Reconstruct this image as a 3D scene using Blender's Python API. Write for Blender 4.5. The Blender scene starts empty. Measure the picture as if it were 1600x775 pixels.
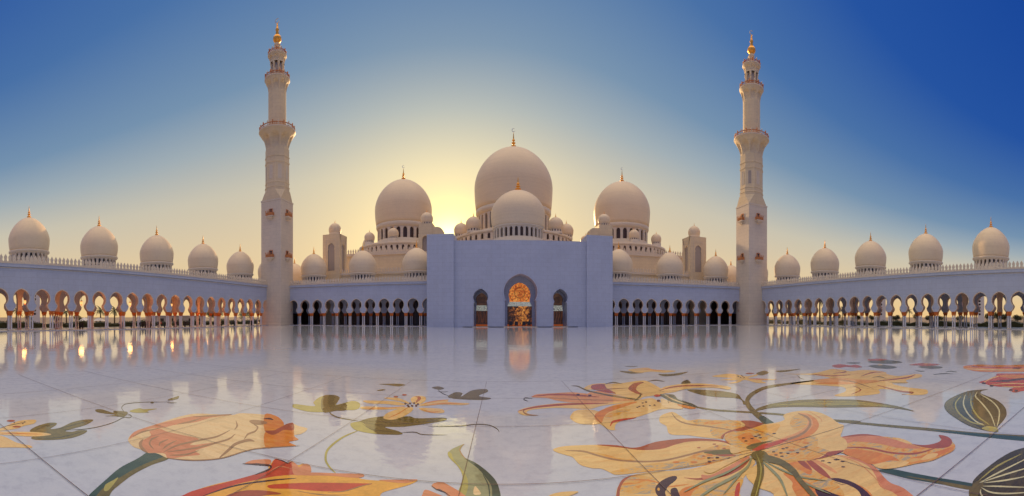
import bpy, bmesh, math, random
from mathutils import Vector, Matrix
from mathutils.geometry import tessellate_polygon
random.seed(7)
S = bpy.context.scene
COL = S.collection
rad = math.radians
PI = math.pi

# ------------------------------------------------------------------ camera: a stitched cylindrical panorama
cd = bpy.data.cameras.new('camera')
cam = bpy.data.objects.new('camera', cd); COL.objects.link(cam)
cam.location = (0, 0, 2.8); cam.rotation_euler = (rad(90), 0, 0)
cd.type = 'PANO'; cd.panorama_type = 'CENTRAL_CYLINDRICAL'
FOC = 620.0
cd.central_cylindrical_range_u_min = -785/FOC
cd.central_cylindrical_range_u_max = 815/FOC
cd.central_cylindrical_range_v_min = -(775-495.3)/FOC
cd.central_cylindrical_range_v_max = 495.3/FOC
cd.central_cylindrical_radius = 1.0
cd.clip_start = 0.05; cd.clip_end = 20000
S.camera = cam

# ------------------------------------------------------------------ light: low sun behind the halls, evening sky
SUN_AZ = rad(-6.5)      # left of straight ahead (+Y)
SUN_EL = rad(10.0)
sd = Vector((math.sin(SUN_AZ)*math.cos(SUN_EL), math.cos(SUN_AZ)*math.cos(SUN_EL), math.sin(SUN_EL)))
sl = bpy.data.lights.new('sun', 'SUN'); sl.energy = 3.0; sl.angle = rad(0.5); sl.color = (1.0, 0.62, 0.30)
so = bpy.data.objects.new('sun', sl); COL.objects.link(so)
so.rotation_euler = (-sd).to_track_quat('-Z', 'Y').to_euler()
so.location = sd*400

W = bpy.data.worlds.new('World'); S.world = W; W.use_nodes = True
nt = W.node_tree; N = nt.nodes; Lk = nt.links
for n in list(N): N.remove(n)
def wn(t, **k):
    n = N.new(t)
    for a, b in k.items(): setattr(n, a, b)
    return n
def wmath(op, a, b=None, clamp=False):
    n = wn('ShaderNodeMath', operation=op, use_clamp=clamp)
    for i, v in enumerate((a, b)):
        if v is None: continue
        if isinstance(v, (int, float)): n.inputs[i].default_value = v
        else: Lk.new(v, n.inputs[i])
    return n.outputs[0]
def wmix(bt, fac, a, b):
    n = wn('ShaderNodeMix', data_type='RGBA', blend_type=bt)
    for i, v in ((0, fac), (6, a), (7, b)):
        if isinstance(v, (int, float)): n.inputs[i].default_value = v
        elif isinstance(v, tuple): n.inputs[i].default_value = (*v, 1)
        else: Lk.new(v, n.inputs[i])
    return n.outputs[2]
SKY_STRENGTH = 0.10
sky = wn('ShaderNodeTexSky', sky_type='NISHITA', sun_disc=False, sun_elevation=SUN_EL, sun_rotation=SUN_AZ, air_density=1.0, dust_density=1.2, ozone_density=2.0, altitude=0)
tc = wn('ShaderNodeTexCoord')
nrm = wn('ShaderNodeVectorMath', operation='NORMALIZE'); Lk.new(tc.outputs['Generated'], nrm.inputs[0])
dot = wn('ShaderNodeVectorMath', operation='DOT_PRODUCT'); Lk.new(nrm.outputs[0], dot.inputs[0])
GEL = rad(10.2); GAZ = rad(-7.6)
dot.inputs[1].default_value = (math.sin(GAZ)*math.cos(GEL), math.cos(GAZ)*math.cos(GEL), math.sin(GEL))
sep = wn('ShaderNodeSeparateXYZ'); Lk.new(nrm.outputs[0], sep.inputs[0])
d = wmath('MAXIMUM', dot.outputs['Value'], 0.0)
zz = wmath('MAXIMUM', sep.outputs['Z'], 0.0)
xr = wmath('MAXIMUM', sep.outputs['X'], 0.0)
# the evening sky: cream towards the horizon, grey blue above it, deep blue higher up and away from the sun
k1 = wmath('ADD', 0.93, wmath('MULTIPLY', wmath('SUBTRACT', 1.0, d), 0.85))
xl = wmath('MAXIMUM', wmath('MULTIPLY', sep.outputs['X'], -1.0), 0.0)
k2 = wmath('ADD', wmath('ADD', 1.0, wmath('MULTIPLY', wmath('POWER', xr, 2.0), 0.85)), wmath('MULTIPLY', wmath('POWER', xl, 2.0), 0.2))
t_ = wmath('MULTIPLY', wmath('MULTIPLY', wmath('MULTIPLY', zz, k1), k2), 0.5, True)
rp = wn('ShaderNodeValToRGB'); Lk.new(t_, rp.inputs[0]); el = rp.color_ramp.elements
while len(el) > 1: el.remove(el[-1])
STOPS = [(0, (.88, .60, .27)), (.09, (.76, .59, .36)), (.165, (.60, .55, .43)), (.225, (.36, .425, .46)), (.285, (.18, .29, .43)), (.40, (.065, .165, .39)), (.55, (.016, .085, .36)), (.75, (.008, .062, .33)), (1.0, (.004, .036, .26))]
el[0].position = 0; el[0].color = (*STOPS[0][1], 1)
for p_, c_ in STOPS[1:]:
    q_ = el.new(p_); q_.color = (*c_, 1)
up_f = wmath('MULTIPLY', wmath('SUBTRACT', sep.outputs['Z'], 0.66), 4.0, True)
gr1 = wmix('MIX', up_f, rp.outputs[0], (1.95, 1.52, 1.08))  # bright warm cap added above the view to light the floor
backf = wmath('MULTIPLY', wmath('MULTIPLY', sep.outputs['Y'], -1.6, True), wmath('SUBTRACT', 1.0, up_f))
grad3 = wmix('MIX', backf, gr1, (0.15, 0.21, 0.46))
g1 = wmix('MIX', wmath('POWER', d, 26.0), (0, 0, 0), (0.46, 0.33, 0.055))
g2 = wmix('MIX', wmath('POWER', d, 300.0), (0, 0, 0), (0.70, 0.80, 0.05))
g3 = wmix('MIX', wmath('POWER', d, 900.0), (0, 0, 0), (1.6, 1.5, 0.8))
sky_scaled = wmix('MULTIPLY', 1.0, sky.outputs[0], (SKY_STRENGTH,)*3)
mixed = wmix('MIX', 0.955, sky_scaled, grad3)
tot = wmix('ADD', 1.0, wmix('ADD', 1.0, wmix('ADD', 1.0, mixed, g1), g2), g3)
# bring the custom sky up so that the Background strength stays in the daylight range
up = wmix('MULTIPLY', 1.0, tot, (1/SKY_STRENGTH,)*3)
bg = wn('ShaderNodeBackground'); Lk.new(up, bg.inputs[0]); bg.inputs[1].default_value = SKY_STRENGTH
ow = wn('ShaderNodeOutputWorld'); Lk.new(bg.outputs[0], ow.inputs[0])

S.view_settings.view_transform = 'Standard'; S.view_settings.look = 'None'
S.view_settings.exposure = 0.0; S.view_settings.gamma = 1.0; S.view_settings.use_curve_mapping = False
S.render.engine = 'CYCLES'
S.cycles.max_bounces = 8; S.cycles.use_denoising = True; S.cycles.sample_clamp_indirect = 6

# ------------------------------------------------------------------ materials
def newmat(name):
    m = bpy.data.materials.new(name); m.use_nodes = True
    nt = m.node_tree; b = nt.nodes['Principled BSDF']
    return m, nt, b
def node(nt, t, **k):
    n = nt.nodes.new(t)
    for a, b in k.items(): setattr(n, a, b)
    return n
def mixc(nt, bt, fac, a, b):
    n = node(nt, 'ShaderNodeMix', data_type='RGBA', blend_type=bt)
    for i, v in ((0, fac), (6, a), (7, b)):
        if isinstance(v, (int, float)): n.inputs[i].default_value = v
        elif isinstance(v, tuple): n.inputs[i].default_value = (*v[:3], 1)
        else: nt.links.new(v, n.inputs[i])
    return n.outputs[2]
def mth(nt, op, a, b=None, clamp=False):
    n = node(nt, 'ShaderNodeMath', operation=op, use_clamp=clamp)
    for i, v in enumerate((a, b)):
        if v is None: continue
        if isinstance(v, (int, float)): n.inputs[i].default_value = v
        else: nt.links.new(v, n.inputs[i])
    return n.outputs[0]
def noise(nt, vec, scale, detail=3, rough=.55):
    n = node(nt, 'ShaderNodeTexNoise'); n.inputs['Scale'].default_value = scale
    n.inputs['Detail'].default_value = detail; n.inputs['Roughness'].default_value = rough
    if vec is not None: nt.links.new(vec, n.inputs['Vector'])
    return n
def ramp(nt, fac, stops):
    r = node(nt, 'ShaderNodeValToRGB'); nt.links.new(fac, r.inputs[0])
    e = r.color_ramp.elements
    while len(e) > 1: e.remove(e[-1])
    e[0].position = stops[0][0]; e[0].color = (*stops[0][1], 1)
    for p, c in stops[1:]:
        q = e.new(p); q.color = (*c, 1)
    return r.outputs[0]

def wall_marble(name, col, rough=.45, blocks=True):
    m, nt, b = newmat(name)
    geo = node(nt, 'ShaderNodeNewGeometry'); sp = node(nt, 'ShaderNodeSeparateXYZ'); nt.links.new(geo.outputs['Position'], sp.inputs[0])
    n1 = noise(nt, geo.outputs['Position'], .12, 5); n2 = noise(nt, geo.outputs['Position'], 1.7, 6, .65)
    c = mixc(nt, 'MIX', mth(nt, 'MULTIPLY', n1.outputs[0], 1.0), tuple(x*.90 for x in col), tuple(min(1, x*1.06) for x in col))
    c = mixc(nt, 'MULTIPLY', .55, c, ramp(nt, n2.outputs[0], [(.3, (.90, .89, .88)), (.55, (1, 1, 1))]))
    if not blocks:                                          # faint courses of the cladding
        mc = node(nt, 'ShaderNodeMapping'); mc.inputs['Scale'].default_value = (.02, .02, 1.3); nt.links.new(geo.outputs['Position'], mc.inputs[0])
        n4 = noise(nt, mc.outputs[0], 1.0, 3, .8)
        c = mixc(nt, 'MULTIPLY', .8, c, ramp(nt, n4.outputs[0], [(.40, (.94, .93, .915)), (.5, (1, 1, 1)), (.62, (.97, .965, .955))]))
    if blocks:
        cb = node(nt, 'ShaderNodeCombineXYZ')
        nt.links.new(mth(nt, 'ADD', sp.outputs[0], sp.outputs[1]), cb.inputs[0]); nt.links.new(sp.outputs[2], cb.inputs[1])
        br = node(nt, 'ShaderNodeTexBrick'); nt.links.new(cb.outputs[0], br.inputs['Vector'])
        br.inputs['Scale'].default_value = 1; br.inputs['Brick Width'].default_value = 2.4; br.inputs['Row Height'].default_value = 1.2
        br.inputs['Mortar Size'].default_value = .022; br.inputs['Color1'].default_value = (.935, .94, .95, 1); br.inputs['Color2'].default_value = (1, 1, 1, 1); br.inputs['Mortar'].default_value = (.72, .70, .70, 1)
        c = mixc(nt, 'MULTIPLY', .8, c, br.outputs[0])
        # faint rain streaks down the face
        st = node(nt, 'ShaderNodeMapping'); st.inputs['Scale'].default_value = (1, 1, .08); nt.links.new(geo.outputs['Position'], st.inputs[0])
        n3 = noise(nt, st.outputs[0], .9, 5, .6)
        c = mixc(nt, 'MULTIPLY', .3, c, ramp(nt, n3.outputs[0], [(.35, (.90, .885, .87)), (.6, (1, 1, 1))]))
    nt.links.new(c, b.inputs['Base Color']); b.inputs['Roughness'].default_value = rough
    bp = node(nt, 'ShaderNodeBump'); bp.inputs['Strength'].default_value = .15; bp.inputs['Distance'].default_value = .02
    nt.links.new(n2.outputs[0], bp.inputs['Height']); nt.links.new(bp.outputs[0], b.inputs['Normal'])
    return m
M = {}
M['wall'] = wall_marble('sky_tinted_marble', (.51, .55, .66))  # white stone with the blue of the sky light put into its colour
M['dome'] = wall_marble('glow_tinted_dome', (.89, .71, .47), .46, False)  # white domes, warm evening light tinted into the base colour
M['shaft'] = wall_marble('glow_tinted_tower', (.84, .67, .42), .6)  # the same white marble with the sunset glow painted in
M['square'] = wall_marble('pale_tower_marble', (.78, .66, .50), .6)  # same marble, less of the warm glow tint
M['soffit'] = wall_marble('glow_tinted_soffit', (.70, .46, .31), .5, False)  # orange of the lit interior put into the stone colour
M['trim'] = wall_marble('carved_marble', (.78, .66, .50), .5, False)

def simple(name, col, rough=.5, metal=0, var=.12, scale=6, emit=None, es=0):
    m, nt, b = newmat(name)
    tcn = node(nt, 'ShaderNodeTexCoord'); n = noise(nt, tcn.outputs['Object'], scale, 4)
    c = mixc(nt, 'MIX', n.outputs[0], tuple(x*(1-var) for x in col), tuple(min(1, x*(1+var)) for x in col))
    nt.links.new(c, b.inputs['Base Color']); b.inputs['Roughness'].default_value = rough; b.inputs['Metallic'].default_value = metal
    if emit: b.inputs['Emission Color'].default_value = (*emit, 1); b.inputs['Emission Strength'].default_value = es
    return m
M['gold'] = simple('gold_leaf', (.98, .46, .08), .38, .65, .1)
M['capital'] = simple('copper_gilt', (.98, .22, .03), .45, .1, .3, 14)
M['rail'] = simple('rail_bronze', (.62, .24, .08), .5, .3, .3, 3)
M['column'] = simple('column_marble', (.78, .75, .74), .25, 0, .08, 5)
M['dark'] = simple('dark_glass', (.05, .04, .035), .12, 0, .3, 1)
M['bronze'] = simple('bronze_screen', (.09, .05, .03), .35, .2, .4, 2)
M['niche'] = simple('shaded_lattice', (.42, .35, .29), .6, 0, .2, 4)
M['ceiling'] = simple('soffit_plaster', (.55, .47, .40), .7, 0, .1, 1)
M['crescent'] = simple('pale_metal', (.75, .72, .62), .3, .8, .1)
M['leafg'] = simple('leaf_green', (.030, .042, .016), .6, 0, .5, 2)
M['palm'] = simple('palm_green', (.05, .07, .025), .6, 0, .4, 3)
M['bark'] = simple('bark', (.12, .08, .05), .85, 0, .4, 9)
M['canvas'] = simple('white_canvas', (.75, .73, .70), .7, 0, .05)
M['concrete'] = simple('pale_concrete', (.50, .45, .38), .8, 0, .1, .6)
M['lawn'] = simple('sandy_ground', (.30, .23, .15), .9, 0, .3, .05)

# polished floor
def polished(name, colnode, rough=(.01, .05), wav=1.0):
    m, nt, b = newmat(name)
    geo = node(nt, 'ShaderNodeNewGeometry'); P = geo.outputs['Position']
    c = colnode(nt, P)
    nt.links.new(c, b.inputs['Base Color'])
    b.inputs['IOR'].default_value = 1.58 if name == 'polished_marble' else 1.45
    nr = noise(nt, P, .9, 5, .6)
    mr = node(nt, 'ShaderNodeMapRange'); nt.links.new(nr.outputs[0], mr.inputs[0]); mr.inputs[1].default_value = .3; mr.inputs[2].default_value = .7
    mr.inputs[3].default_value = rough[0]; mr.inputs[4].default_value = rough[1]; nt.links.new(mr.outputs[0], b.inputs['Roughness'])
    # each slab lies very slightly off level, and the polish undulates
    h1 = noise(nt, P, .55, 2, .5); h2 = noise(nt, P, 3.6, 3, .5)
    hh = mth(nt, 'ADD', mth(nt, 'MULTIPLY', h1.outputs[0], 1.0), mth(nt, 'MULTIPLY', h2.outputs[0], .30))
    bp = node(nt, 'ShaderNodeBump'); bp.inputs['Strength'].default_value = 1.0; bp.inputs['Distance'].default_value = .009*wav
    nt.links.new(hh, bp.inputs['Height']); nt.links.new(bp.outputs[0], b.inputs['Normal'])
    return m
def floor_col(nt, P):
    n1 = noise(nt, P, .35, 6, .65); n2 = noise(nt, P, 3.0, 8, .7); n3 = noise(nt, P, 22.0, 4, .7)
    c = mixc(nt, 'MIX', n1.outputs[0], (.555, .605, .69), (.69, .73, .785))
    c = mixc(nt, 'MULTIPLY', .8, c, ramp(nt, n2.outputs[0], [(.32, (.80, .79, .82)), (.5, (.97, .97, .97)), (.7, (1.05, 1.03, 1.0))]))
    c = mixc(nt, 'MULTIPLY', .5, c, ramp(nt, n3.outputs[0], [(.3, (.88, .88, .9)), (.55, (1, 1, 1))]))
    # thin seams of the square slabs
    sp = node(nt, 'ShaderNodeSeparateXYZ'); nt.links.new(P, sp.inputs[0])
    cb = node(nt, 'ShaderNodeCombineXYZ'); nt.links.new(sp.outputs[0], cb.inputs[0]); nt.links.new(sp.outputs[1], cb.inputs[1])
    br = node(nt, 'ShaderNodeTexBrick', offset=0.0); nt.links.new(cb.outputs[0], br.inputs['Vector'])
    br.inputs['Scale'].default_value = 1; br.inputs['Brick Width'].default_value = 1.083; br.inputs['Row Height'].default_value = 1.16
    br.inputs['Mortar Size'].default_value = .004; br.inputs['Color1'].default_value = (.965, .965, .97, 1); br.inputs['Color2'].default_value = (1, 1, 1, 1); br.inputs['Mortar'].default_value = (.955, .95, .95, 1)
    return mixc(nt, 'MULTIPLY', .8, c, br.outputs[0])
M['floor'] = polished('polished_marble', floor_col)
M['kerb'] = polished('arcade_floor', lambda nt, P: mixc(nt, 'MIX', noise(nt, P, 1.2, 4).outputs[0], (.50, .47, .48), (.62, .58, .57)), (.15, .3), .5)
def stone_col(c, v=.16, sc=1.6, c2=None):
    def f(nt, P):
        n1 = noise(nt, P, sc, 6, .7); n2 = noise(nt, P, sc*7, 4, .7)
        hi = c2 or tuple(x*(1+v) for x in c)
        a = mixc(nt, 'MIX', ramp(nt, n1.outputs[0], [(.35, (0, 0, 0)), (.62, (1, 1, 1))]), tuple(x*(1-v) for x in c), hi)
        return mixc(nt, 'MULTIPLY', .6, a, ramp(nt, n2.outputs[0], [(.3, (.82, .80, .78)), (.6, (1, 1, 1))]))
    return f
def marbled_col(nt, P):
    mp = node(nt, 'ShaderNodeMapping'); mp.inputs['Scale'].default_value = (1.2, 2.6, 1); mp.inputs['Rotation'].default_value = (0, 0, .5); nt.links.new(P, mp.inputs[0])
    n1 = noise(nt, mp.outputs[0], 2.0, 7, .68); n1.inputs['Distortion'].default_value = 1.1
    return ramp(nt, n1.outputs[0], [(.30, (.72, .20, .02)), (.41, (.80, .32, .04)), (.47, (.82, .47, .10)), (.55, (.80, .50, .15)), (.60, (.40, .37, .30)), (.66, (.72, .46, .13)), (.74, (.78, .28, .03))])
INK = dict(petal=(.78, .47, .14), cream=(.74, .50, .21), amber=(.78, .38, .06), orange=(.68, .20, .035), salmon=(.64, .24, .11), peach=(.66, .30, .12), red=(.50, .065, .03), rust=(.36, .085, .04), maroon=(.075, .025, .025), umber=(.34, .18, .085),
           olive=(.17, .135, .03), leaf_dark=(.075, .062, .012), leaf_light=(.38, .33, .085), sage=(.27, .27, .15), teal=(.05, .075, .055), vein=(.58, .54, .33), pad=(.10, .11, .08), rose=(.42, .09, .06), joint=(.16, .075, .05))
for k, v in INK.items(): M['ink_'+k] = polished('inlaid_'+k, stone_col(tuple(min(.9, q*w_) for q, w_ in zip(v, (1.22, 1.25, 1.12))), .14 if k != 'joint' else .3, 2.2 if k not in ('leaf_dark', 'olive', 'teal') else 3.5))
def petal_col(base, streak, sc=(1.0, 3.4), rot=.6, cut=(.46, .60)):
    def f(nt, P):
        mp = node(nt, 'ShaderNodeMapping'); mp.inputs['Scale'].default_value = (*sc, 1); mp.inputs['Rotation'].default_value = (0, 0, rot); nt.links.new(P, mp.inputs[0])
        n1 = noise(nt, mp.outputs[0], 1.6, 8, .72); n1.inputs['Distortion'].default_value = .7; n2 = noise(nt, P, 14, 5, .75)
        a = ramp(nt, n1.outputs[0], [(cut[0], base), (cut[1], tuple(.55*x+.45*y for x, y in zip(base, streak))), (cut[1]+.09, streak)])
        # cut pieces of stone differ a little in tone from their neighbours
        vo = node(nt, 'ShaderNodeTexVoronoi'); vo.inputs['Scale'].default_value = 1.5; nt.links.new(mp.outputs[0], vo.inputs['Vector'])
        hs = node(nt, 'ShaderNodeSeparateColor'); nt.links.new(vo.outputs['Color'], hs.inputs[0])
        a = mixc(nt, 'MULTIPLY', .9, a, ramp(nt, hs.outputs[0], [(0, (.90, .87, .82)), (1, (1.05, 1.03, 1.0))]))
        return mixc(nt, 'MULTIPLY', .7, a, ramp(nt, n2.outputs[0], [(.3, (.84, .80, .76)), (.55, (1, 1, 1))]))
    return f
M['ink_petal'] = polished('inlaid_petal', petal_col((.93, .655, .25), (.86, .42, .09), cut=(.50, .64)))
M['ink_cream'] = polished('inlaid_cream', petal_col((.92, .70, .36), (.86, .50, .17), cut=(.50, .64)))
M['ink_orange'] = polished('inlaid_orange', petal_col((.80, .27, .045), (.86, .45, .09)))
M['ink_salmon'] = polished('inlaid_salmon', petal_col((.78, .32, .15), (.68, .20, .07)))
M['ink_leaf_dark'] = polished('inlaid_leaf_dark', petal_col((.085, .066, .012), (.17, .13, .03), (1.2, 5), 1.2))
M['ink_olive'] = polished('inlaid_olive', petal_col((.22, .17, .035), (.11, .085, .018), (1.2, 5), .2))
M['ink_marbled'] = polished('inlaid_marbled', marbled_col)

# ------------------------------------------------------------------ helpers
class MB:
    def __init__(s): s.v = []; s.f = []; s.m = []; s.sm = []; s.mats = []
    def mi(s, m):
        if m not in s.mats: s.mats.append(m)
        return s.mats.index(m)
    def face(s, pts, mat=None, smooth=False):
        k = len(s.v); s.v += [tuple(p) for p in pts]; s.f.append(tuple(range(k, k+len(pts)))); s.m.append(s.mi(mat)); s.sm.append(smooth)
    def box(s, x0, x1, y0, y1, z0, z1, mat=None, T=None):
        P = [(x, y, z) for x in (x0, x1) for y in (y0, y1) for z in (z0, z1)]
        if T: P = [T(*p) for p in P]
        for q in ((0, 1, 3, 2), (4, 6, 7, 5), (0, 4, 5, 1), (2, 3, 7, 6), (0, 2, 6, 4), (1, 5, 7, 3)): s.face([P[i] for i in q], mat)
    def grid(s, rows, mat=None, smooth=True, closed=True, cap0=False, cap1=False):
        k = len(s.v); n = len(rows[0]); mi = s.mi(mat)
        for r in rows: s.v += [tuple(p) for p in r]
        for i in range(len(rows)-1):
            for j in range(n if closed else n-1):
                a = k+i*n+j; b = k+i*n+(j+1) % n
                s.f.append((a, b, b+n, a+n)); s.m.append(mi); s.sm.append(smooth)
        if cap0: s.f.append(tuple(k+j for j in range(n))[::-1]); s.m.append(mi); s.sm.append(False)
        if cap1: s.f.append(tuple(k+(len(rows)-1)*n+j for j in range(n))); s.m.append(mi); s.sm.append(False)
    def lathe(s, prof, seg=32, mat=None, c=(0, 0), smooth=True, caps=True):
        rows = [[(c[0]+r*math.cos(2*PI*j/seg), c[1]+r*math.sin(2*PI*j/seg), z) for j in range(seg)] for r, z in prof]
        s.grid(rows, mat, smooth, True, caps and prof[0][0] > .001, caps and prof[-1][0] > .001)
    def build(s, name, parent=None, loc=(0, 0, 0), rz=0, autosmooth=True):
        me = bpy.data.meshes.new(name); me.from_pydata(s.v, [], s.f)
        for m in s.mats: me.materials.append(m if m else None)
        me.polygons.foreach_set('material_index', s.m); me.polygons.foreach_set('use_smooth', s.sm); me.update()
        return link(name, me, parent, loc, rz)
WL = {}
def link(name, me, parent=None, loc=(0, 0, 0), rz=0):
    """link a mesh; loc is given in the parent's frame"""
    o = bpy.data.objects.new(name, me); COL.objects.link(o)
    o.location = loc; o.rotation_euler = (0, 0, rz)
    if parent: o.parent = parent
    return o
def tag(o, label=None, cat=None, group=None, kind=None):
    if label: o['label'] = label
    if cat: o['category'] = cat
    if group: o['group'] = group
    if kind: o['kind'] = kind
    return o
def empty(name, loc=(0, 0, 0), rz=0):
    o = bpy.data.objects.new(name, None); COL.objects.link(o); o.location = loc; o.rotation_euler = (0, 0, rz); return o
def copy_tree(o, parent=None, loc=None, rz=None, kids=None):
    c = o.copy(); COL.objects.link(c); c.parent = parent
    if loc is not None: c.location = loc
    if rz is not None: c.rotation_euler = (0, 0, rz)
    for ch in [x for x in ALLKIDS(o)]: copy_tree(ch, c)
    return c
def ALLKIDS(o): return [x for x in list(o.children)]
def smoothstep(a, b, x):
    t = max(0, min(1, (x-a)/(b-a))); return t*t*(3-2*t)

# arch openings: half outline from the foot up to the crown, (x, z)
def key_outline(w0, z0, wn_, zn, R, zc, ztop, n=9, flare=True):
    pts = []
    if flare:
        for t in (0, .3, .6, .85, 1):
            pts.append((wn_+(w0-wn_)*(1-t)**1.6, z0+(zn-z0)*t))
    else: pts += [(w0, z0), (w0, zn)]
    a0 = -math.acos(min(1, wn_/R))
    for i in range(n+1):
        a = a0+(PI/2-a0)*i/n
        x = R*math.cos(a); z = zc+R*math.sin(a)
        if a > .35: z += (ztop-zc-R)*((a-.35)/(PI/2-.35))**2.2
        pts.append((max(0, x), z))
    return pts
def round_outline(w, z0, zs, n=6, point=0.0):
    return [(w, z0)]+[(w*math.cos(a), zs+w*math.sin(a)*(1+point*math.sin(a))) for a in [PI/2*i/n for i in range(n+1)]]
def arch_bay(mb, cx, hw, out, ztop, v0, v1, T, mat, back=True, revmat=None):
    """a bay of wall, half width hw about cx, from the opening's foot to ztop, pierced by the opening"""
    iw = max(range(len(out)), key=lambda i: out[i][0]+out[i][1]*.0) 
    # index where the outline starts to close above its widest upper part
    up = [i for i in range(len(out)) if out[i][1] >= out[-1][1]-(out[-1][1]-out[0][1])*.30]
    hi_ = [i for i in range(len(out)) if out[i][1] > (out[0][1]+out[-1][1])/2]
    k = max(up[0], max(hi_, key=lambda i: out[i][0]))
    xk = max(out[k][0], .01)
    bnd = []
    for i, (x, z) in enumerate(out):
        bnd.append((hw, z) if i < k else (hw*x/xk, ztop))
    o2 = list(out); 
    o2.insert(k, out[k]); bnd.insert(k, (hw, out[k][1]))
    # corner
    faces = []
    for sgn in (-1, 1):
        for vv in ((v0, v1) if back else (v0,)):
            for i in range(len(o2)-1):
                a, b, c, dd = o2[i], o2[i+1], bnd[i+1], bnd[i]
                if a == b:
                    mb.face([T(cx+sgn*a[0], vv, a[1]), T(cx+sgn*hw, vv, a[1]), T(cx+sgn*hw, vv, ztop)], mat); continue
                if abs(a[0]-b[0])+abs(a[1]-b[1]) < 1e-6: continue
                mb.face([T(cx+sgn*p[0], vv, p[1]) for p in (a, b, c, dd)], mat)
        for i in range(len(out)-1):
            a, b = out[i], out[i+1]
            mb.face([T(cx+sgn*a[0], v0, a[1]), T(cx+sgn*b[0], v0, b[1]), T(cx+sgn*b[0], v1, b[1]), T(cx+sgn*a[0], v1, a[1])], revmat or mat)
        x0, z0 = out[0]
        if z0 > .05: mb.face([T(cx+sgn*x0, v0, z0), T(cx+sgn*hw, v0, z0), T(cx+sgn*hw, v1, z0), T(cx+sgn*x0, v1, z0)], mat)
def arch_trim(mb, cx, out, w, v0, v1, T, mat):
    """raised moulding following the opening's edge, width w, standing from v1 out to v0"""
    off = []
    for i, p in enumerate(out):
        a = out[max(0, i-1)]; b = out[min(len(out)-1, i+1)]; dx, dz = b[0]-a[0], b[1]-a[1]; l = math.hypot(dx, dz) or 1
        nx, nz = dz/l, -dx/l
        off.append((max(0, p[0]+nx*w) if i < len(out)-1 else 0, p[1]+(nz*w if i < len(out)-1 else w*1.15)))
    for sg in (-1, 1):
        for i in range(len(out)-1):
            a, b, c, d_ = out[i], out[i+1], off[i+1], off[i]
            P = lambda q, v: T(cx+sg*q[0], v, q[1])
            mb.face([P(a, v0), P(b, v0), P(c, v0), P(d_, v0)], mat)
            mb.face([P(d_, v0), P(c, v0), P(c, v1), P(d_, v1)], mat); mb.face([P(a, v0), P(b, v0), P(b, v1), P(a, v1)], mat)
def plate(mb, out, v, T, mat, cx=0):
    """filled arch shape at depth v"""
    full = [(cx-x, z) for x, z in out]+[(cx+x, z) for x, z in out[::-1][1:]]
    tri = tessellate_polygon([[Vector((x, z, 0)) for x, z in full]])
    for t in tri: mb.face([T(full[i][0], v, full[i][1]) for i in t], mat)

# ------------------------------------------------------------------ ornaments shared by the buildings
def finial_mb(h, r):
    """gilded finial of stacked balls and a spike; foot at z 0"""
    m = MB(); p = [(r*1.9, 0), (r*1.8, h*.025), (r*.7, h*.05)]
    z = h*.05; rr = r*1.05
    for k in range(3):
        hh = h*.20*(1-.12*k)
        for t in (.05, .2, .35, .5, .65, .8, .95): p.append((.22*r+rr*math.sin(PI*t)**1.3, z+hh*t))
        z += hh; rr *= .70
    p += [(r*.30, z+.03*h), (r*.16, h*.86), (.01, h)]
    m.lathe(p, 16, M['gold']); return m
def crescent_mb(R, w=.30):
    m = MB(); n = 20
    ring = []
    for i in range(n+1):
        a = rad(55)+rad(290)*i/n
        t = math.sin(PI*i/n); k = w*R*(.15+.85*t)
        ca, sa = math.cos(a+rad(0)), math.sin(a)
        ring.append([((R-k)*ca, -.12*R, (R-k)*sa+R), ((R)*ca, -.12*R, R*sa+R), (R*ca, .12*R, R*sa+R), ((R-k)*ca, .12*R, (R-k)*sa+R)])
    m.grid(ring, M['crescent'], False, True, True, True); return m
def dome_profile(R, zb, zm, zt, rb, n=22, point=.06):
    """onion bulb: foot radius rb at zb, widest R at zm, crown at zt"""
    p = []
    a0 = math.asin(min(1, (1-(rb/R)**2)**.5)) if rb < R else 0
    for i in range(6):
        a = -math.pi/2
        t = i/6; x = math.cos((1-t)*math.acos(rb/R)); p.append((R*x, zb+(zm-zb)*t))
    for i in range(n+1):
        a = PI/2*i/n
        z = math.sin(a); x = math.cos(a)
        p.append((max(.002, R*x*(1-point*z**1.15)), zm+(zt-zm)*(z*(1-.04)+.04*(i/n)**3)))
    return p
def drum_mb(R, z0, z1, nwin, wfrac, sill, head, thick, mat, back, flare=.06):
    """pierced ring of round arches under a dome"""
    m = MB(); pitch = 2*PI*R/nwin
    T = lambda u, v, z: ((R-v)*math.cos(u/R), (R-v)*math.sin(u/R), z)
    w = pitch*wfrac/2
    out = round_outline(w, sill, head-w, 5, .25)
    for i in range(nwin): arch_bay(m, i*pitch, pitch/2, out, head+.12*(head-sill), 0, thick, T, mat, False)
    m.lathe([(R+.02, z0), (R+.02, z0+.001), (R+.02, sill-.01), (R-thick, sill)], nwin*2, mat, caps=False)
    zt = head+.12*(head-sill)
    m.lathe([(R-.01, zt-.01), (R+R*flare*.4, zt+.02), (R*(1+flare), zt+(z1-zt)*.45), (R*(1+flare), z1-.02), (R*.96, z1+.03)], 48, mat, caps=False)
    m.lathe([(R-thick-.02, z0), (R-thick-.02, z1)], 40, back, caps=False)
    return m
def merlon_mesh(h=1.45, w=.66, th=.22, mat=None):
    mat = mat or M['trim']; half = [(.5, 0), (.5, .10), (.40, .13), (.34, .26), (.44, .40), (.50, .52), (.46, .62), (.30, .74), (.16, .84), (.0, 1)]
    o = [(-x*w, z*h) for x, z in half]+[(x*w, z*h) for x, z in half[::-1][1:]]
    m = MB(); f = [(x, -th/2, z) for x, z in o]; b = [(x, th/2, z) for x, z in o]
    m.face(f, mat); m.face(b[::-1], mat)
    for i in range(len(o)-1): m.face([f[i+1], f[i], b[i], b[i+1]], mat)
    return m

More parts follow.
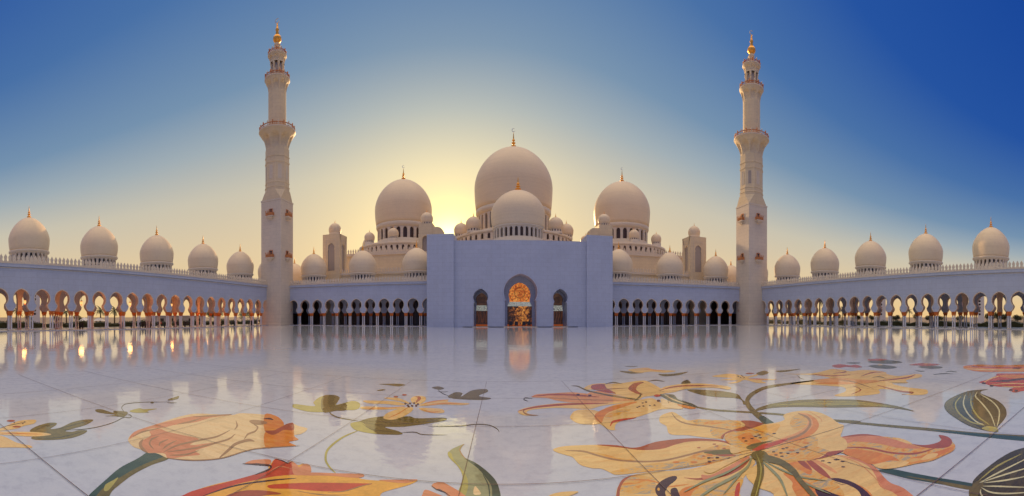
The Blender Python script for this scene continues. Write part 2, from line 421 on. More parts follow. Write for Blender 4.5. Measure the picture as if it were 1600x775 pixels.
def make_column(name='column'):
    m = MB(); m.lathe([(.22, .28), (.19, .34), (.165, .5), (.16, 2.9), (.175, 3.02), (.15, 3.06)], 14, M['column'])
    c = m.build(name)
    m = MB(); m.lathe([(.15, 3.06), (.20, 3.12), (.18, 3.2), (.21, 3.35), (.27, 3.62), (.31, 3.78), (.30, 3.84), (.25, 3.86)], 12, M['capital'], smooth=False)
    m.box(-.262, .262, -.33, .33, 3.865, 4.045, M['capital'])
    for k in range(8):
        a = k*PI/4; m.lathe([(.01, 3.30), (.07, 3.45), (.085, 3.62), (.01, 3.74)], 6, M['capital'], (.25*math.cos(a), .25*math.sin(a)))
    cap = m.build('capital', c)
    m = MB(); m.box(-.265, .265, -.3, .3, .125, .20, M['trim']); m.lathe([(.25, .2), (.262, .24), (.24, .29), (.22, .30)], 14, M['trim'])
    bs = m.build('column_base', c)
    return c
def make_arcade_dome(seg=44):
    m = MB(); m.lathe(dome_profile(4.6, 17.2, 20.0, 24.9, 4.28, 22, .16), seg, M['dome'])
    d_ = m.build('dome')
    dr = drum_mb(4.10, 13.2, 17.25, 24, .52, 14.9, 16.45, .45, M['trim'], M['dark'], .11).build('drum', d_)
    f_ = finial_mb(2.9, .38).build('finial', d_, (0, 0, 24.6))
    return d_
PROTO_COL = make_column(); PROTO_DOME = make_arcade_dome(); PROTO_MER = merlon_mesh().build('merlon')
protos = [PROTO_COL, PROTO_DOME, PROTO_MER]
def drop(o):
    for c in list(o.children): drop(c)
    bpy.data.objects.remove(o)

XC = 5.05; BAY = 4.55; YF = 116.1; HALF = 79.55
# ------------------------------------------------------------------ ground
m = MB(); m.face([(-3000, -3000, -.12), (3000, -3000, -.12), (3000, 6000, -.12), (-3000, 6000, -.12)], M['lawn'])
tag(m.build('ground'), kind='structure')
m = MB(); n = 1
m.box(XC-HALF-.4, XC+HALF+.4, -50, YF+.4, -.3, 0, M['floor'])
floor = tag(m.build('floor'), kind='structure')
# expansion joints of the big floor panels, let in over the inlays
m = MB(); jz = .019
k = -24
xs = [-.68+3.25*i for i in range(-5, 7)]; ys = [3.1+3.5*i for i in range(-4, 5)]
for x in xs: m.face([(x-.008, -12, jz), (x+.008, -12, jz), (x+.004, 17.1, jz), (x-.004, 17.1, jz)], M['ink_joint'])
for y in ys: m.face([(-18, y-.008, jz+.001), (20, y-.008, jz+.001), (20, y+.008, jz+.001), (-18, y+.008, jz+.001)], M['ink_joint'])
tag(m.build('floor_joint', floor), label='thin rust brown joints crossing the white floor in a grid')

INLAYS = [
 ('tulip_inlay', 'big pale orange tulip bud inlaid in the floor on a thick teal green stem', [
  ('teal','-6.394,5.119 -6.243,4.77 -6.043,4.197 -5.704,3.638 -5.481,3.29 -5.358,3.118 -5.151,2.883 -4.986,3.159 -5.289,3.51 -5.422,3.718 -5.644,4.179 -5.8,4.717 -5.835,5.202 -6.147,5.38 -6.315,5.296'),
  ('olive','-5.974,5.309 -5.944,4.834 -5.84,4.379 -5.681,3.946 -5.549,3.611 -5.393,3.349 -5.08,3.007 -4.986,3.159 -5.289,3.51 -5.416,3.726 -5.635,4.173 -5.791,4.709 -5.835,5.202'),
  ('leaf_light','-5.413,3.441 -5.571,3.577 -5.647,3.772 -5.699,3.921 -5.562,3.765 -5.411,3.568 -5.35,3.458'),
  ('cream','-7.325,5.31 -7.672,5.705 -7.833,6.086 -7.956,6.823 -8.096,7.607 -8.027,8.209 -7.583,8.545 -7.144,8.772 -7.086,9.088 -6.755,9.284 -6.416,9.402 -6.192,9.501 -5.792,9.249 -5.39,8.784 -5.37,8.932 -5.273,9.016 -5.012,8.875 -4.691,8.764 -4.602,8.324 -4.705,8.1 -4.449,7.877 -4.549,7.619 -4.275,7.464 -4.579,7.215 -4.844,6.917 -4.96,6.646 -5.053,6.282 -5.143,5.939 -5.3,5.621 -5.556,5.414 -5.844,5.231 -6.221,5.238 -6.374,5.109 -6.642,5.128 -6.89,5.123'),
  ('salmon','-6.391,5.122 -6.756,5.233 -7.015,5.433 -7.256,5.924 -7.541,6.119 -7.539,6.446 -7.218,6.421 -6.729,6.517 -6.297,6.558 -6.133,6.122 -5.809,6.708 -5.798,6.224 -5.788,5.919 -5.566,5.832 -5.7,5.554 -5.844,5.231 -6.125,5.35'),
  ('salmon','-7.344,5.358 -7.703,5.746 -7.838,6.166 -7.929,6.8 -7.909,7.707 -7.763,8.134 -7.161,8.794 -7.379,8.216 -7.369,7.536 -7.553,7.011 -7.551,6.596 -7.702,6.25 -7.483,5.634'),
  ('orange','-6.416,9.402 -6.192,9.501 -5.792,9.249 -5.39,8.784 -5.312,8.314 -5.473,8.022'),
  ('orange','-5.433,7.988 -5.262,8.346 -5.34,8.882 -5.234,9.012 -4.692,8.107 -4.449,7.877 -4.549,7.619 -4.275,7.464 -4.579,7.215 -4.793,7.047'),
  ('rust','-5.461,8.03 -5.301,8.297 -5.358,8.912 -5.24,9.009 -4.934,8.483 -5.133,8.365 -5.141,7.887'),
  ('umber','-7.415,5.535 -7.554,5.914 -7.569,6.454 -7.61,6.485 -7.668,5.987 -7.451,5.554'),
  ('umber','-6.502,5.381 -6.787,5.531 -6.98,5.751 -7.058,5.983 -7.093,6.006 -7.069,5.792 -6.799,5.493 -6.491,5.359'),
  ('umber','-6.555,5.595 -6.66,5.726 -6.743,6.002 -6.776,6.025 -6.747,5.772 -6.574,5.596'),
  ('umber','-6.323,5.495 -6.432,5.736 -6.55,6.085 -6.582,6.106 -6.517,5.784 -6.349,5.507'),
  ('umber','-6.185,5.422 -6.272,5.901 -6.162,6.541 -6.068,6.931 -6.18,7.501 -6.214,7.532 -6.159,7.016 -6.251,6.624 -6.359,5.967 -6.213,5.44'),
  ('umber','-6.11,5.504 -5.881,6.019 -5.78,6.601 -5.741,6.976 -5.882,7.364 -5.912,7.388 -5.826,7.054 -5.863,6.681 -5.96,6.09 -6.138,5.526'),
  ('umber','-5.936,5.378 -5.738,5.594 -5.738,5.943 -5.765,5.965 -5.811,5.658 -5.961,5.401'),
  ('umber','-7.531,7.078 -7.441,7.435 -7.512,7.874 -7.557,7.915 -7.565,7.544 -7.574,7.114'),
  ('umber','-7.744,7.92 -7.45,8.296 -7.192,8.778 -7.237,8.83 -7.579,8.436 -7.79,7.966'),
  ('umber','-5.491,7.229 -5.618,7.547 -5.623,7.848 -5.823,8.246 -6.048,8.373 -6.028,8.33 -5.841,8.2 -5.709,7.926 -5.702,7.621 -5.515,7.244'),
  ('umber','-6.633,8.337 -6.339,7.995 -6.174,7.714 -6.147,7.699 -6.292,8.004 -6.631,8.358'),
  ('umber','-6.406,5.144 -6.71,5.263 -6.919,5.395 -7.094,5.576 -7.144,5.59 -6.985,5.36 -6.648,5.148 -6.376,5.101'),
  ('umber','-5.139,5.962 -5.26,6.408 -5.381,6.794 -5.325,7.142 -5.216,7.212 -5.252,7.267 -5.446,7.29 -5.503,6.905 -5.368,6.482 -5.174,5.983'),
  ('umber','-5.847,5.233 -5.536,5.393 -5.268,5.656 -5.072,6.006 -4.97,6.58 -4.794,6.938 -4.268,7.453 -4.281,7.475 -4.836,6.993 -5.013,6.629 -5.114,6.048 -5.309,5.698 -5.577,5.435 -5.862,5.247'),
  ('rust','-5.465,8.034 -5.245,8.053 -5.247,8.341 -5.333,8.817 -5.365,8.854 -5.333,8.441 -5.327,8.168 -5.492,8.076'),
  ('umber','-6.351,8.564 -6.319,8.741 -6.022,8.798 -5.822,8.644 -5.898,8.423 -6.097,8.38'),
  ('maroon','-6.147,8.979 -5.995,9.013 -5.875,9.01 -5.903,9.062 -6.089,9.165 -6.182,9.031'),
 ]),
 ('parrot_tulip_inlay', 'red and orange parrot tulip inlaid in the floor beside the pale tulip bud', [
  ('amber','-4.491,4.085 -4.488,4.285 -4.472,4.619 -4.395,4.973 -4.239,5.358 -4.096,5.726 -4.044,6.031 -4.116,6.158 -4.24,6.578 -4.098,6.574 -3.933,6.526 -3.892,6.639 -3.693,6.524 -3.623,6.632 -3.365,6.435 -3.327,6.315 -3.101,6.393 -2.803,6.517 -2.435,6.634 -2.43,6.44 -2.079,6.456 -1.817,6.561 -1.455,6.671 -1.529,6.444 -1.812,6.132 -1.889,5.928 -1.768,5.416 -3.115,4.526 -4.045,3.816'),
  ('red','-4.491,4.085 -4.487,4.31 -4.472,4.619 -4.239,5.358 -4.112,5.748 -4.035,6.037 -4.104,6.201 -4.233,6.567 -4.072,6.576 -3.917,6.5 -3.886,6.628 -3.688,6.492 -3.45,6.137 -3.555,6.064 -3.771,5.851 -3.961,5.537 -4.118,5.205 -4.199,4.898 -4.22,4.549 -4.232,4.242'),
  ('salmon','-3.879,6.617 -3.697,6.508 -3.62,6.441 -3.623,6.632 -3.51,6.638 -3.365,6.435 -3.329,6.296 -3.518,6.086'),
  ('salmon','-4.572,6.018 -4.576,6.236 -4.457,6.393 -4.294,6.488 -4.173,6.264 -4.396,6.185'),
  ('red','-3.65,5.514 -3.275,5.827 -2.83,6.067 -2.162,6.3 -2.31,6.121 -2.47,5.888 -2.777,5.725 -3.246,5.576 -3.573,5.399'),
  ('rust','-3.975,4.695 -3.918,5.014 -3.728,5.211 -3.496,5.317 -3.316,5.319 -3.518,5.111 -3.69,4.722 -3.82,4.322'),
  ('salmon','-3.327,6.315 -2.803,6.517 -2.435,6.634 -2.434,6.45 -2.954,6.332 -3.437,6.114'),
  ('salmon','-2.087,6.48 -1.781,6.586 -1.455,6.671 -1.588,6.493 -1.829,6.455'),
  ('maroon','-4.233,4.564 -4.132,4.976 -3.985,5.299 -3.67,5.695 -3.434,5.94 -3.446,5.96 -3.707,5.748 -4.025,5.345 -4.174,5.016 -4.248,4.576'),
  ('maroon','-4.562,6.004 -4.231,6.144 -4.082,6.163 -4.067,6.05 -4.112,5.745 -4.093,5.724 -4.009,5.993 -4.095,6.231 -4.283,6.226 -4.582,6.032'),
  ('umber','-2.165,6.306 -2.316,6.131 -2.474,5.893 -2.678,5.741 -2.672,5.729 -2.456,5.859 -2.298,6.095 -2.159,6.293'),
  ('maroon','-4.229,6.559 -4.051,6.537 -3.895,6.484 -3.874,6.611 -3.884,6.624 -3.919,6.527 -4.072,6.582 -4.237,6.575'),
  ('salmon','-3.97,6.002 -3.93,6.264 -3.716,6.294 -3.725,6.311 -3.964,6.313 -3.983,6.014'),
  ('umber','-3.115,5.541 -2.714,5.594 -2.374,5.758 -2.379,5.769 -2.727,5.625 -3.12,5.552'),
  ('salmon','-1.167,6.469 -1.128,6.597 -1.012,6.64 -0.872,6.516 -0.647,6.272 -0.491,5.998 -0.681,5.902 -0.963,6.319 -1.089,6.367'),
  ('salmon','-1.251,6.136 -1.235,6.303 -1.063,6.215 -0.888,6.073 -0.778,5.814 -1.198,5.742'),
  ('maroon','-1.162,6.456 -1.066,6.331 -0.917,6.245 -0.732,6.009 -0.73,6.018 -0.913,6.275 -1.065,6.364 -1.16,6.466'),
 ]),
 ('curled_leaf_inlay', 'pale green curled leaf inlaid in the floor, crossed by the joint below the portal', [
  ('sage','-0.844,8.69 -0.959,8.532 -1.083,8.283 -1.106,7.986 -1.01,7.725 -0.828,7.37 -0.71,6.987 -0.689,6.681 -0.709,6.309 -0.735,5.895 -0.35,5.782 -0.045,6.018 -0.058,6.436 -0.145,6.865 -0.306,7.236 -0.505,7.582 -0.739,7.856 -0.867,8.159 -0.873,8.462'),
  ('leaf_light','-1.118,8.165 -1.106,7.986 -1.01,7.725 -0.828,7.37 -0.71,6.987 -0.689,6.681 -0.709,6.309 -0.726,5.974 -0.607,6.067 -0.564,6.412 -0.588,6.74 -0.677,7.088 -0.838,7.46 -0.972,7.797 -1.042,8.066'),
  ('teal','-0.737,7.836 -0.504,7.57 -0.307,7.247 -0.124,6.815 -0.049,6.436 -0.027,6.018 -0.145,5.978 -0.178,6.525 -0.293,6.911 -0.467,7.343 -0.703,7.726'),
  ('cream','-0.454,6.246 -0.455,6.535 -0.389,6.425 -0.341,6.253'),
  ('umber','-0.846,8.684 -0.916,8.389 -0.84,8.036 -0.723,7.783 -0.718,7.798 -0.822,8.074 -0.89,8.373 -0.838,8.664'),
  ('teal','-0.343,7.009 -0.24,6.563 -0.195,6.014 -0.187,6.016 -0.217,6.577 -0.336,7.02'),
 ]),
 ('lily_leaf_inlay', 'olive forked leaf inlaid at the far left with an orange lily', [
  ('olive','-9.019,3.599 -9.354,3.904 -9.545,4.327 -9.454,4.523 -9.249,4.414 -9.009,4.15 -9.002,4.414 -9.319,4.924 -9.401,5.338 -9.251,5.545 -8.931,5.142 -8.789,4.712 -8.688,4.407 -8.559,4.523 -8.583,4.737 -8.47,4.894 -8.271,4.696 -8.118,4.29 -8.147,3.934 -8.292,3.55 -8.443,3.419 -8.59,3.494 -8.699,3.724'),
  ('leaf_dark','-9.042,3.776 -9.263,4.137 -9.356,4.415 -9.389,4.428 -9.354,4.168 -9.071,3.784'),
  ('leaf_dark','-8.883,4.257 -9.016,4.768 -9.211,5.38 -9.245,5.396 -9.107,4.808 -8.913,4.269'),
  ('leaf_dark','-8.386,3.59 -8.247,4.046 -8.415,4.712 -8.443,4.725 -8.322,4.079 -8.412,3.601'),
  ('petal','-9.439,2.688 -9.493,2.985 -9.719,3.251 -10.015,3.656 -10.051,3.912 -9.956,4.148 -9.636,3.97 -9.52,3.64 -9.368,3.42 -9.307,3.113 -9.291,2.646'),
  ('petal','-9.33,2.657 -9.123,3.237 -8.896,3.713 -8.606,3.98 -8.537,3.808 -8.628,3.449 -8.847,3.079 -9.148,2.605'),
  ('orange','-9.068,2.912 -8.898,3.248 -8.673,3.743 -8.703,3.757 -8.99,3.282 -9.1,2.922'),
  ('petal','-9.101,2.592 -8.936,2.81 -8.707,2.913 -8.305,3.003 -8.009,3.202 -7.867,3.173 -8.017,2.844 -8.257,2.352'),
  ('rust','-10.064,3.592 -10.004,3.509 -10.041,3.4 -10.14,3.372 -10.203,3.454 -10.165,3.565'),
  ('rust','-9.473,3.543 -9.421,3.465 -9.458,3.362 -9.548,3.336 -9.602,3.414 -9.565,3.518'),
  ('maroon','-9.504,2.99 -9.639,3.227 -9.707,3.446 -9.846,3.799 -9.866,3.805 -9.761,3.462 -9.692,3.24 -9.522,2.993'),
  ('maroon','-9.853,3.811 -9.819,3.784 -9.828,3.761 -9.871,3.763 -9.906,3.79 -9.896,3.814'),
  ('maroon','-9.869,3.528 -9.834,3.503 -9.843,3.479 -9.886,3.481 -9.92,3.506 -9.912,3.53'),
  ('maroon','-9.715,3.707 -9.682,3.681 -9.69,3.658 -9.733,3.66 -9.766,3.686 -9.757,3.71'),
 ]),
 ('tendril_inlay', 'thin green tendril with small leaves inlaid beside the olive forked leaf', [
  ('leaf_dark','-8.722,4.475 -8.568,4.935 -8.6,5.451 -8.749,5.926 -8.98,6.362 -8.861,6.481 -9.058,6.697 -9.319,6.729 -9.299,6.711 -9.035,6.658 -8.926,6.523 -9.045,6.402 -8.809,5.958 -8.657,5.483 -8.624,4.964 -8.742,4.485'),
  ('leaf_dark','-9.554,6.791 -9.934,6.978 -10.156,7.154 -10.341,7.467 -10.199,8.041 -9.744,8.686 -9.768,8.708 -10.271,8.097 -10.414,7.515 -10.215,7.18 -9.924,6.95 -9.544,6.778'),
  ('olive','-10.236,6.207 -10.171,6.401 -9.643,6.442 -9.807,6.595 -9.608,6.804 -9.392,6.802 -9.066,6.42 -9.256,6.265 -9.436,6.039 -9.392,6.357 -9.661,6.204 -9.951,6.096'),
  ('leaf_light','-9.54,6.975 -9.64,7.412 -9.462,7.46 -9.245,7.801 -9.214,7.401 -9.042,7.307 -9.257,6.985'),
  ('olive','-10.039,8.95 -10.169,9.345 -10.238,9.64 -9.892,9.257 -9.897,8.877'),
  ('leaf_dark','-9.987,8.288 -9.898,8.176 -9.935,8.131 -10.062,8.197 -10.154,8.311 -10.116,8.357'),
  ('leaf_dark','-9.659,8.585 -9.529,8.651 -9.462,8.802 -9.49,8.827 -9.609,8.724 -9.688,8.61'),
 ]),
 ('water_leaf_inlay', 'yellow green lobed leaf inlaid left of the small yellow star flower', [
  ('leaf_light','-6.289,10.757 -6.36,11.053 -5.69,11.085 -5.982,11.607 -6.156,12.518 -5.888,12.967 -5.523,12.681 -5.298,12.05 -5.152,11.557 -5.031,11.827 -4.884,12.292 -4.577,12.119 -4.349,11.576 -4.337,11.135 -4.739,10.932 -5.11,10.481 -5.541,10.354 -6.094,10.548'),
  ('olive','-5.146,10.556 -6.113,12.539 -5.888,12.967 -5.523,12.681 -5.298,12.05 -5.132,11.459 -4.95,11.861 -4.584,11.036 -4.816,10.804'),
  ('olive','-5.076,10.868 -4.813,10.386 -4.403,10.051 -3.842,9.964 -3.854,10 -4.441,10.159 -4.836,10.484 -5.073,10.887'),
  ('leaf_light','-3.495,9.113 -3.646,8.525 -3.615,7.68 -3.4,7.066 -3.162,6.722 -2.916,6.492 -2.917,6.517 -3.158,6.78 -3.36,7.085 -3.545,7.616 -3.585,8.434 -3.474,9.074'),
 ]),
 ('star_flower_inlay', 'small yellow star flower with dark stamens inlaid over an olive leaf', [
  ('olive','-3.89,9.644 -3.779,9.904 -3.624,10.34 -3.298,10.684 -2.873,10.727 -2.596,10.876 -2.324,10.707 -1.633,10.909 -1.535,10.63 -1.868,10.297 -2.483,9.806 -2.939,9.64 -2.514,9.387 -2.369,9.158 -2.691,9.046 -3.127,9.021 -3.569,9.165'),
  ('leaf_light','-3.89,9.644 -3.779,9.904 -3.596,9.828 -3.293,9.395 -2.972,9.073 -3.127,9.021 -3.569,9.165'),
  ('leaf_dark','-3.615,9.878 -3.017,9.774 -2.542,10.042 -1.901,10.484 -1.907,10.513 -2.563,10.119 -3.04,9.848 -3.624,9.904'),
  ('leaf_dark','-3.549,9.692 -3.2,9.326 -2.688,9.267 -2.694,9.29 -3.217,9.394 -3.553,9.715'),
  ('petal','-4.56,12.462 -4.131,12.61 -3.536,12.679 -3.088,12.372 -3.165,12.15 -3.719,12.197 -4.251,12.129'),
  ('petal','-4.316,11.489 -4.109,11.723 -3.418,11.787 -3.076,11.977 -2.99,11.809 -3.422,11.504 -4.047,11.3'),
  ('petal','-3.275,10.611 -3.301,11.097 -3.071,11.788 -2.767,11.957 -2.667,11.524 -2.745,10.839 -2.94,10.404 -3.174,10.41'),
  ('petal','-2.543,11.913 -2.174,11.986 -1.826,11.917 -1.699,11.485 -1.983,11.373 -2.294,11.518'),
  ('petal','-2.621,12.279 -2.349,12.951 -1.854,13.316 -1.756,12.939 -1.072,12.807 -1.265,12.531 -1.916,12.507 -2.399,12.266'),
  ('petal','-2.876,12.526 -3.112,13.24 -3.031,13.739 -2.725,13.681 -2.568,13.13 -2.619,12.48'),
  ('petal','-4.045,13.105 -3.594,13.236 -3.143,12.782 -2.96,12.404 -3.362,12.726'),
  ('orange','-3.082,11.999 -3.795,11.585 -4.121,11.506 -4.107,11.464 -3.755,11.465 -3.07,11.955'),
  ('orange','-2.897,11.946 -2.994,11.151 -3.115,10.599 -3.102,10.568 -2.955,11.058 -2.883,11.91'),
  ('orange','-2.528,12.475 -2.245,12.896 -1.84,13.224 -1.849,13.277 -2.276,13.039 -2.54,12.521'),
  ('orange','-2.422,11.734 -2.072,11.416 -1.854,11.576 -1.862,11.616 -2.09,11.53 -2.428,11.776'),
  ('orange','-2.405,12.3 -1.848,12.648 -1.279,12.663 -1.283,12.712 -1.87,12.787 -2.415,12.345'),
  ('rust','-2.813,12.645 -2.909,13.403 -3.052,13.611 -2.855,13.606 -2.748,13.093'),
  ('rust','-3.606,13.426 -3.615,13.297 -3.697,13.275 -3.771,13.381 -3.763,13.512 -3.68,13.535'),
  ('rust','-3.396,13.83 -3.408,13.696 -3.492,13.675 -3.567,13.787 -3.556,13.924 -3.47,13.946'),
  ('maroon','-3.064,12.44 -3.054,12.318 -3.092,12.309 -3.141,12.421 -3.151,12.545 -3.113,12.555'),
  ('maroon','-2.927,12.21 -2.919,12.093 -2.956,12.084 -3.003,12.192 -3.012,12.311 -2.974,12.32'),
  ('maroon','-2.924,12.515 -2.915,12.393 -2.953,12.384 -3.001,12.497 -3.01,12.622 -2.971,12.631'),
  ('maroon','-2.78,12.185 -2.774,12.069 -2.811,12.06 -2.856,12.168 -2.863,12.286 -2.825,12.295'),
  ('maroon','-2.804,12.584 -2.796,12.461 -2.835,12.452 -2.881,12.567 -2.889,12.693 -2.85,12.701'),
  ('maroon','-2.655,12.213 -2.649,12.097 -2.687,12.089 -2.73,12.196 -2.737,12.315 -2.699,12.323'),
  ('maroon','-2.653,12.473 -2.648,12.352 -2.686,12.344 -2.73,12.456 -2.737,12.579 -2.698,12.588'),
  ('maroon','-2.854,12.032 -2.847,11.918 -2.883,11.909 -2.928,12.014 -2.937,12.13 -2.899,12.139'),
  ('leaf_dark','-2.387,9.292 -2.101,9.366 -1.87,9.223 -1.359,9.297 -1.362,9.315 -1.88,9.276 -2.112,9.421 -2.392,9.311'),
  ('leaf_dark','-1.808,9.967 -1.121,10.072 -0.718,10.275 -0.365,10.23 -0.153,9.928 -0.08,9.654 -0.076,9.667 -0.145,9.98 -0.364,10.293 -0.723,10.34 -1.129,10.135 -1.812,9.988'),
 ]),
 ('sprout_inlay', 'small olive leaves inlaid right of the small yellow star flower', [
  ('olive','-2.774,15.444 -2.585,15.788 -2.283,15.433 -2.413,15.059'),
  ('olive','-1.916,13.939 -1.734,14.654 -1.464,14.498 -1.449,13.874 -1.157,15.066 -0.652,15.381 -0.552,14.826 -0.836,14.045 -0.391,13.664 -0.658,13.362 -1.401,13.416 -1.798,13.597'),
  ('leaf_dark','-2.464,15.032 -2.204,14.347 -1.891,13.922 -1.893,13.962 -2.209,14.461 -2.465,15.07'),
  ('olive','-5.07,15.753 -4.363,16.069 -3.967,15.896 -4.139,15.453 -4.652,15.64'),
  ('olive','-4.704,14.36 -4.583,14.667 -4.423,14.596 -4.531,14.328'),
  ('leaf_dark','-2.408,14.703 -2.185,14.593 -2.025,14.733 -2.031,14.77 -2.2,14.699 -2.413,14.74'),
 ]),
 ('stem_inlay', 'branching olive stem with a long narrow leaf inlaid behind the big lily', [
  ('olive','6.529,7.925 6.849,8.864 7.143,9.661 7.533,10.46 7.904,10.967 8.668,11.634 9.625,12.169 10.92,12.297 11.989,12.255 13.375,12.115 13.53,12.26 12.209,12.489 11.227,12.66 9.995,12.681 8.985,12.171 8.034,11.364 7.275,10.348 6.798,9.373 6.476,8.543 6.121,7.603'),
  ('teal','6.454,7.686 6.747,8.463 6.861,8.965 6.567,8.689 6.374,8.151 6.065,7.4'),
  ('olive','5.719,10.848 6.052,10.14 6.734,9.376 7.344,8.485 7.828,7.226 8.162,6.543 8.353,6.691 7.997,7.374 7.493,8.648 6.856,9.54 6.166,10.321 5.8,10.989'),
  ('olive','7.859,7.181 8.268,5.896 8.571,4.666 8.687,3.445 8.774,2.302 8.724,1.461 9.071,1.511 9.077,2.375 8.941,3.539 8.796,4.781 8.456,6.023 8.009,7.311'),
  ('teal','8.646,4.503 8.661,3.435 8.655,2.272 8.617,1.443 8.92,1.486 8.968,2.345 8.877,3.513 8.702,4.53'),
  ('olive','6.938,9.444 7.393,9.782 8.12,9.97 8.961,9.855 9.566,9.491 9.951,9.086 10.434,8.435 10.513,7.495 10.427,6.698 10.139,5.963 10.155,6.523 10.024,7.146 9.561,7.729 9.055,8.268 8.359,9.082 7.723,9.482 7.26,9.486'),
  ('leaf_light','7.891,9.689 9.224,9.151 10.104,8.169 10.313,7.056 10.337,7.072 10.176,8.226 9.288,9.216 7.909,9.712'),
  ('leaf_light','7.977,9.794 9.071,8.999 9.964,8.056 10.257,7.018 10.282,7.034 10.034,8.111 9.134,9.062 7.996,9.818'),
  ('leaf_light','8.065,9.903 8.923,8.853 9.828,7.945 10.203,6.98 10.227,6.996 9.896,8 8.984,8.913 8.085,9.926'),
  ('olive','6.849,13.627 7.42,13.325 7.886,12.679 8.018,11.904 7.629,11.036 7.47,10.465 7.243,10.41 7.596,11.059 7.524,11.467 7.065,11.995 6.83,12.623'),
  ('leaf_dark','7.264,15.015 7.659,15.589 7.942,15.743 7.686,14.974 7.379,14.793'),
 ]),
 ('peach_lily_inlay', 'peach coloured lily with long curled petals inlaid left of the big yellow lily', [
  ('petal','1.891,10.976 2.166,11.644 2.51,11.747 2.782,11.512 2.889,10.99 2.639,10.175 2.357,10.046 2.034,10.181 1.889,10.545'),
  ('petal','3.232,15.377 3.658,16.071 4.203,16.208 4.446,16.04 4.9,16.011 5.874,16.419 6.162,16.198 6.098,14.971 5.94,13.787 5.42,13.179 4.855,13.021 4.532,12.666 4.347,12.961 3.965,13.942 3.59,14.857 3.194,14.947'),
  ('peach','1.029,13.858 1.255,14.316 1.799,14.433 2.552,14.526 3.029,14.175 3.801,13.367 4.377,12.496 3.289,12.51 2.45,12.701 1.856,13.11 1.555,13.582 1.112,13.738'),
  ('petal','0.457,11.67 0.614,12.083 1.137,12.498 2.026,12.776 3.039,12.573 4.211,12.553 4.419,12.482 3.191,12.137 2.685,11.797 2.37,11.864 1.713,12.101 1.176,12.041 0.843,11.897 0.705,11.577 0.873,11.254 0.611,11.271'),
  ('petal','2.528,10.772 2.781,11.343 3.432,12.071 4.178,12.455 4.616,12.636 5.031,12.712 5.039,11.914 5.235,11.615 5.228,11.008 4.679,11.063 4.232,10.799 3.752,10.487 3.258,10.277 2.939,9.958 2.769,9.499 2.816,9.425 2.627,9.479 2.542,9.936 2.501,10.347'),
  ('orange','2.545,10.768 2.781,11.343 3.407,11.982 4.145,12.359 4.35,12.288 3.912,11.925 3.119,11.255 2.832,10.772 2.605,10.184 2.536,10.269'),
  ('marbled','2.832,10.772 3.194,11.234 3.694,11.521 3.793,11.308 3.231,10.815 2.936,10.593'),
  ('peach','2.977,13.935 3.526,14.592 3.931,13.823 4.333,12.919 4.412,12.595 3.851,12.889 3.238,13.397'),
  ('rust','3.455,15.179 3.676,15.903 4.154,16.017 4.058,15.029 4.103,13.902 3.75,14.264 3.558,14.723'),
  ('rust','4.852,14.792 5.505,15.884 5.932,15.911 5.498,15.368 5.053,14.425 4.934,13.368 4.788,13.815'),
  ('olive','2.781,15.83 3.005,15.609 3.197,14.524 3.803,13.392 4.409,12.598 4.486,12.796 3.888,13.656 3.273,14.798 3.061,15.836 2.792,15.891'),
  ('leaf_dark','1.013,13.638 0.79,13.771 0.713,13.387 0.841,13.128 0.848,13.174 0.743,13.479 0.786,13.616 1.008,13.584'),
  ('umber','0.728,12.019 0.595,11.724 0.717,11.26 0.982,11.215 0.988,11.273 0.739,11.421 0.639,11.765 0.732,11.962'),
  ('rust','1.081,13.922 1.752,14.045 2.439,13.894 3.252,13.461 3.276,13.554 2.492,14.178 1.786,14.334 1.087,14.019'),
  ('rust','0.523,11.792 1.113,12.19 2.183,12.416 3.252,12.369 3.276,12.462 2.226,12.682 1.128,12.442 0.523,11.872'),
  ('umber','1.687,13.539 2.533,13.136 3.801,12.722 3.816,12.771 2.563,13.283 1.695,13.593'),
  ('umber','3.471,14.794 4.193,14.742 4.859,14.813 4.881,14.881 4.245,14.932 3.486,14.86'),
  ('olive','4.181,15.897 4.599,16.17 4.91,15.857 4.939,15.943 4.672,16.433 4.2,15.983'),
  ('leaf_dark','6.176,16.071 6.572,16.133 6.797,15.78 6.833,15.857 6.669,16.37 6.205,16.151'),
  ('olive','4.33,12.472 4.755,13.077 5.001,13.726 4.987,13.757 4.773,13.279 4.341,12.549'),
  ('red','2.742,9.798 2.897,10.077 3.162,10.194 3.588,10.349 3.611,10.425 3.217,10.405 2.923,10.265 2.737,9.839'),
  ('maroon','4.131,11.559 4.093,11.507 4.059,11.519 4.062,11.584 4.1,11.636 4.135,11.624'),
  ('maroon','4.232,11.657 4.193,11.604 4.158,11.617 4.162,11.682 4.201,11.736 4.236,11.723'),
  ('maroon','4.367,11.666 4.328,11.613 4.293,11.626 4.297,11.692 4.337,11.746 4.372,11.733'),
  ('maroon','4.501,12.085 4.459,12.028 4.423,12.041 4.429,12.111 4.471,12.169 4.507,12.156'),
  ('maroon','4.652,12.177 4.609,12.119 4.572,12.133 4.578,12.205 4.622,12.264 4.658,12.25'),
  ('maroon','4.745,11.659 4.703,11.606 4.668,11.62 4.675,11.687 4.717,11.741 4.752,11.727'),
  ('maroon','4.581,11.644 4.54,11.591 4.506,11.604 4.511,11.671 4.552,11.724 4.587,11.711'),
  ('maroon','2.764,13.979 2.7,13.823 2.635,13.836 2.634,14.004 2.698,14.164 2.764,14.151'),
  ('maroon','3.154,13.773 3.086,13.622 3.023,13.636 3.026,13.802 3.094,13.957 3.159,13.943'),
  ('maroon','5.134,12.205 5.05,12.085 4.994,12.109 5.02,12.252 5.104,12.376 5.161,12.352'),
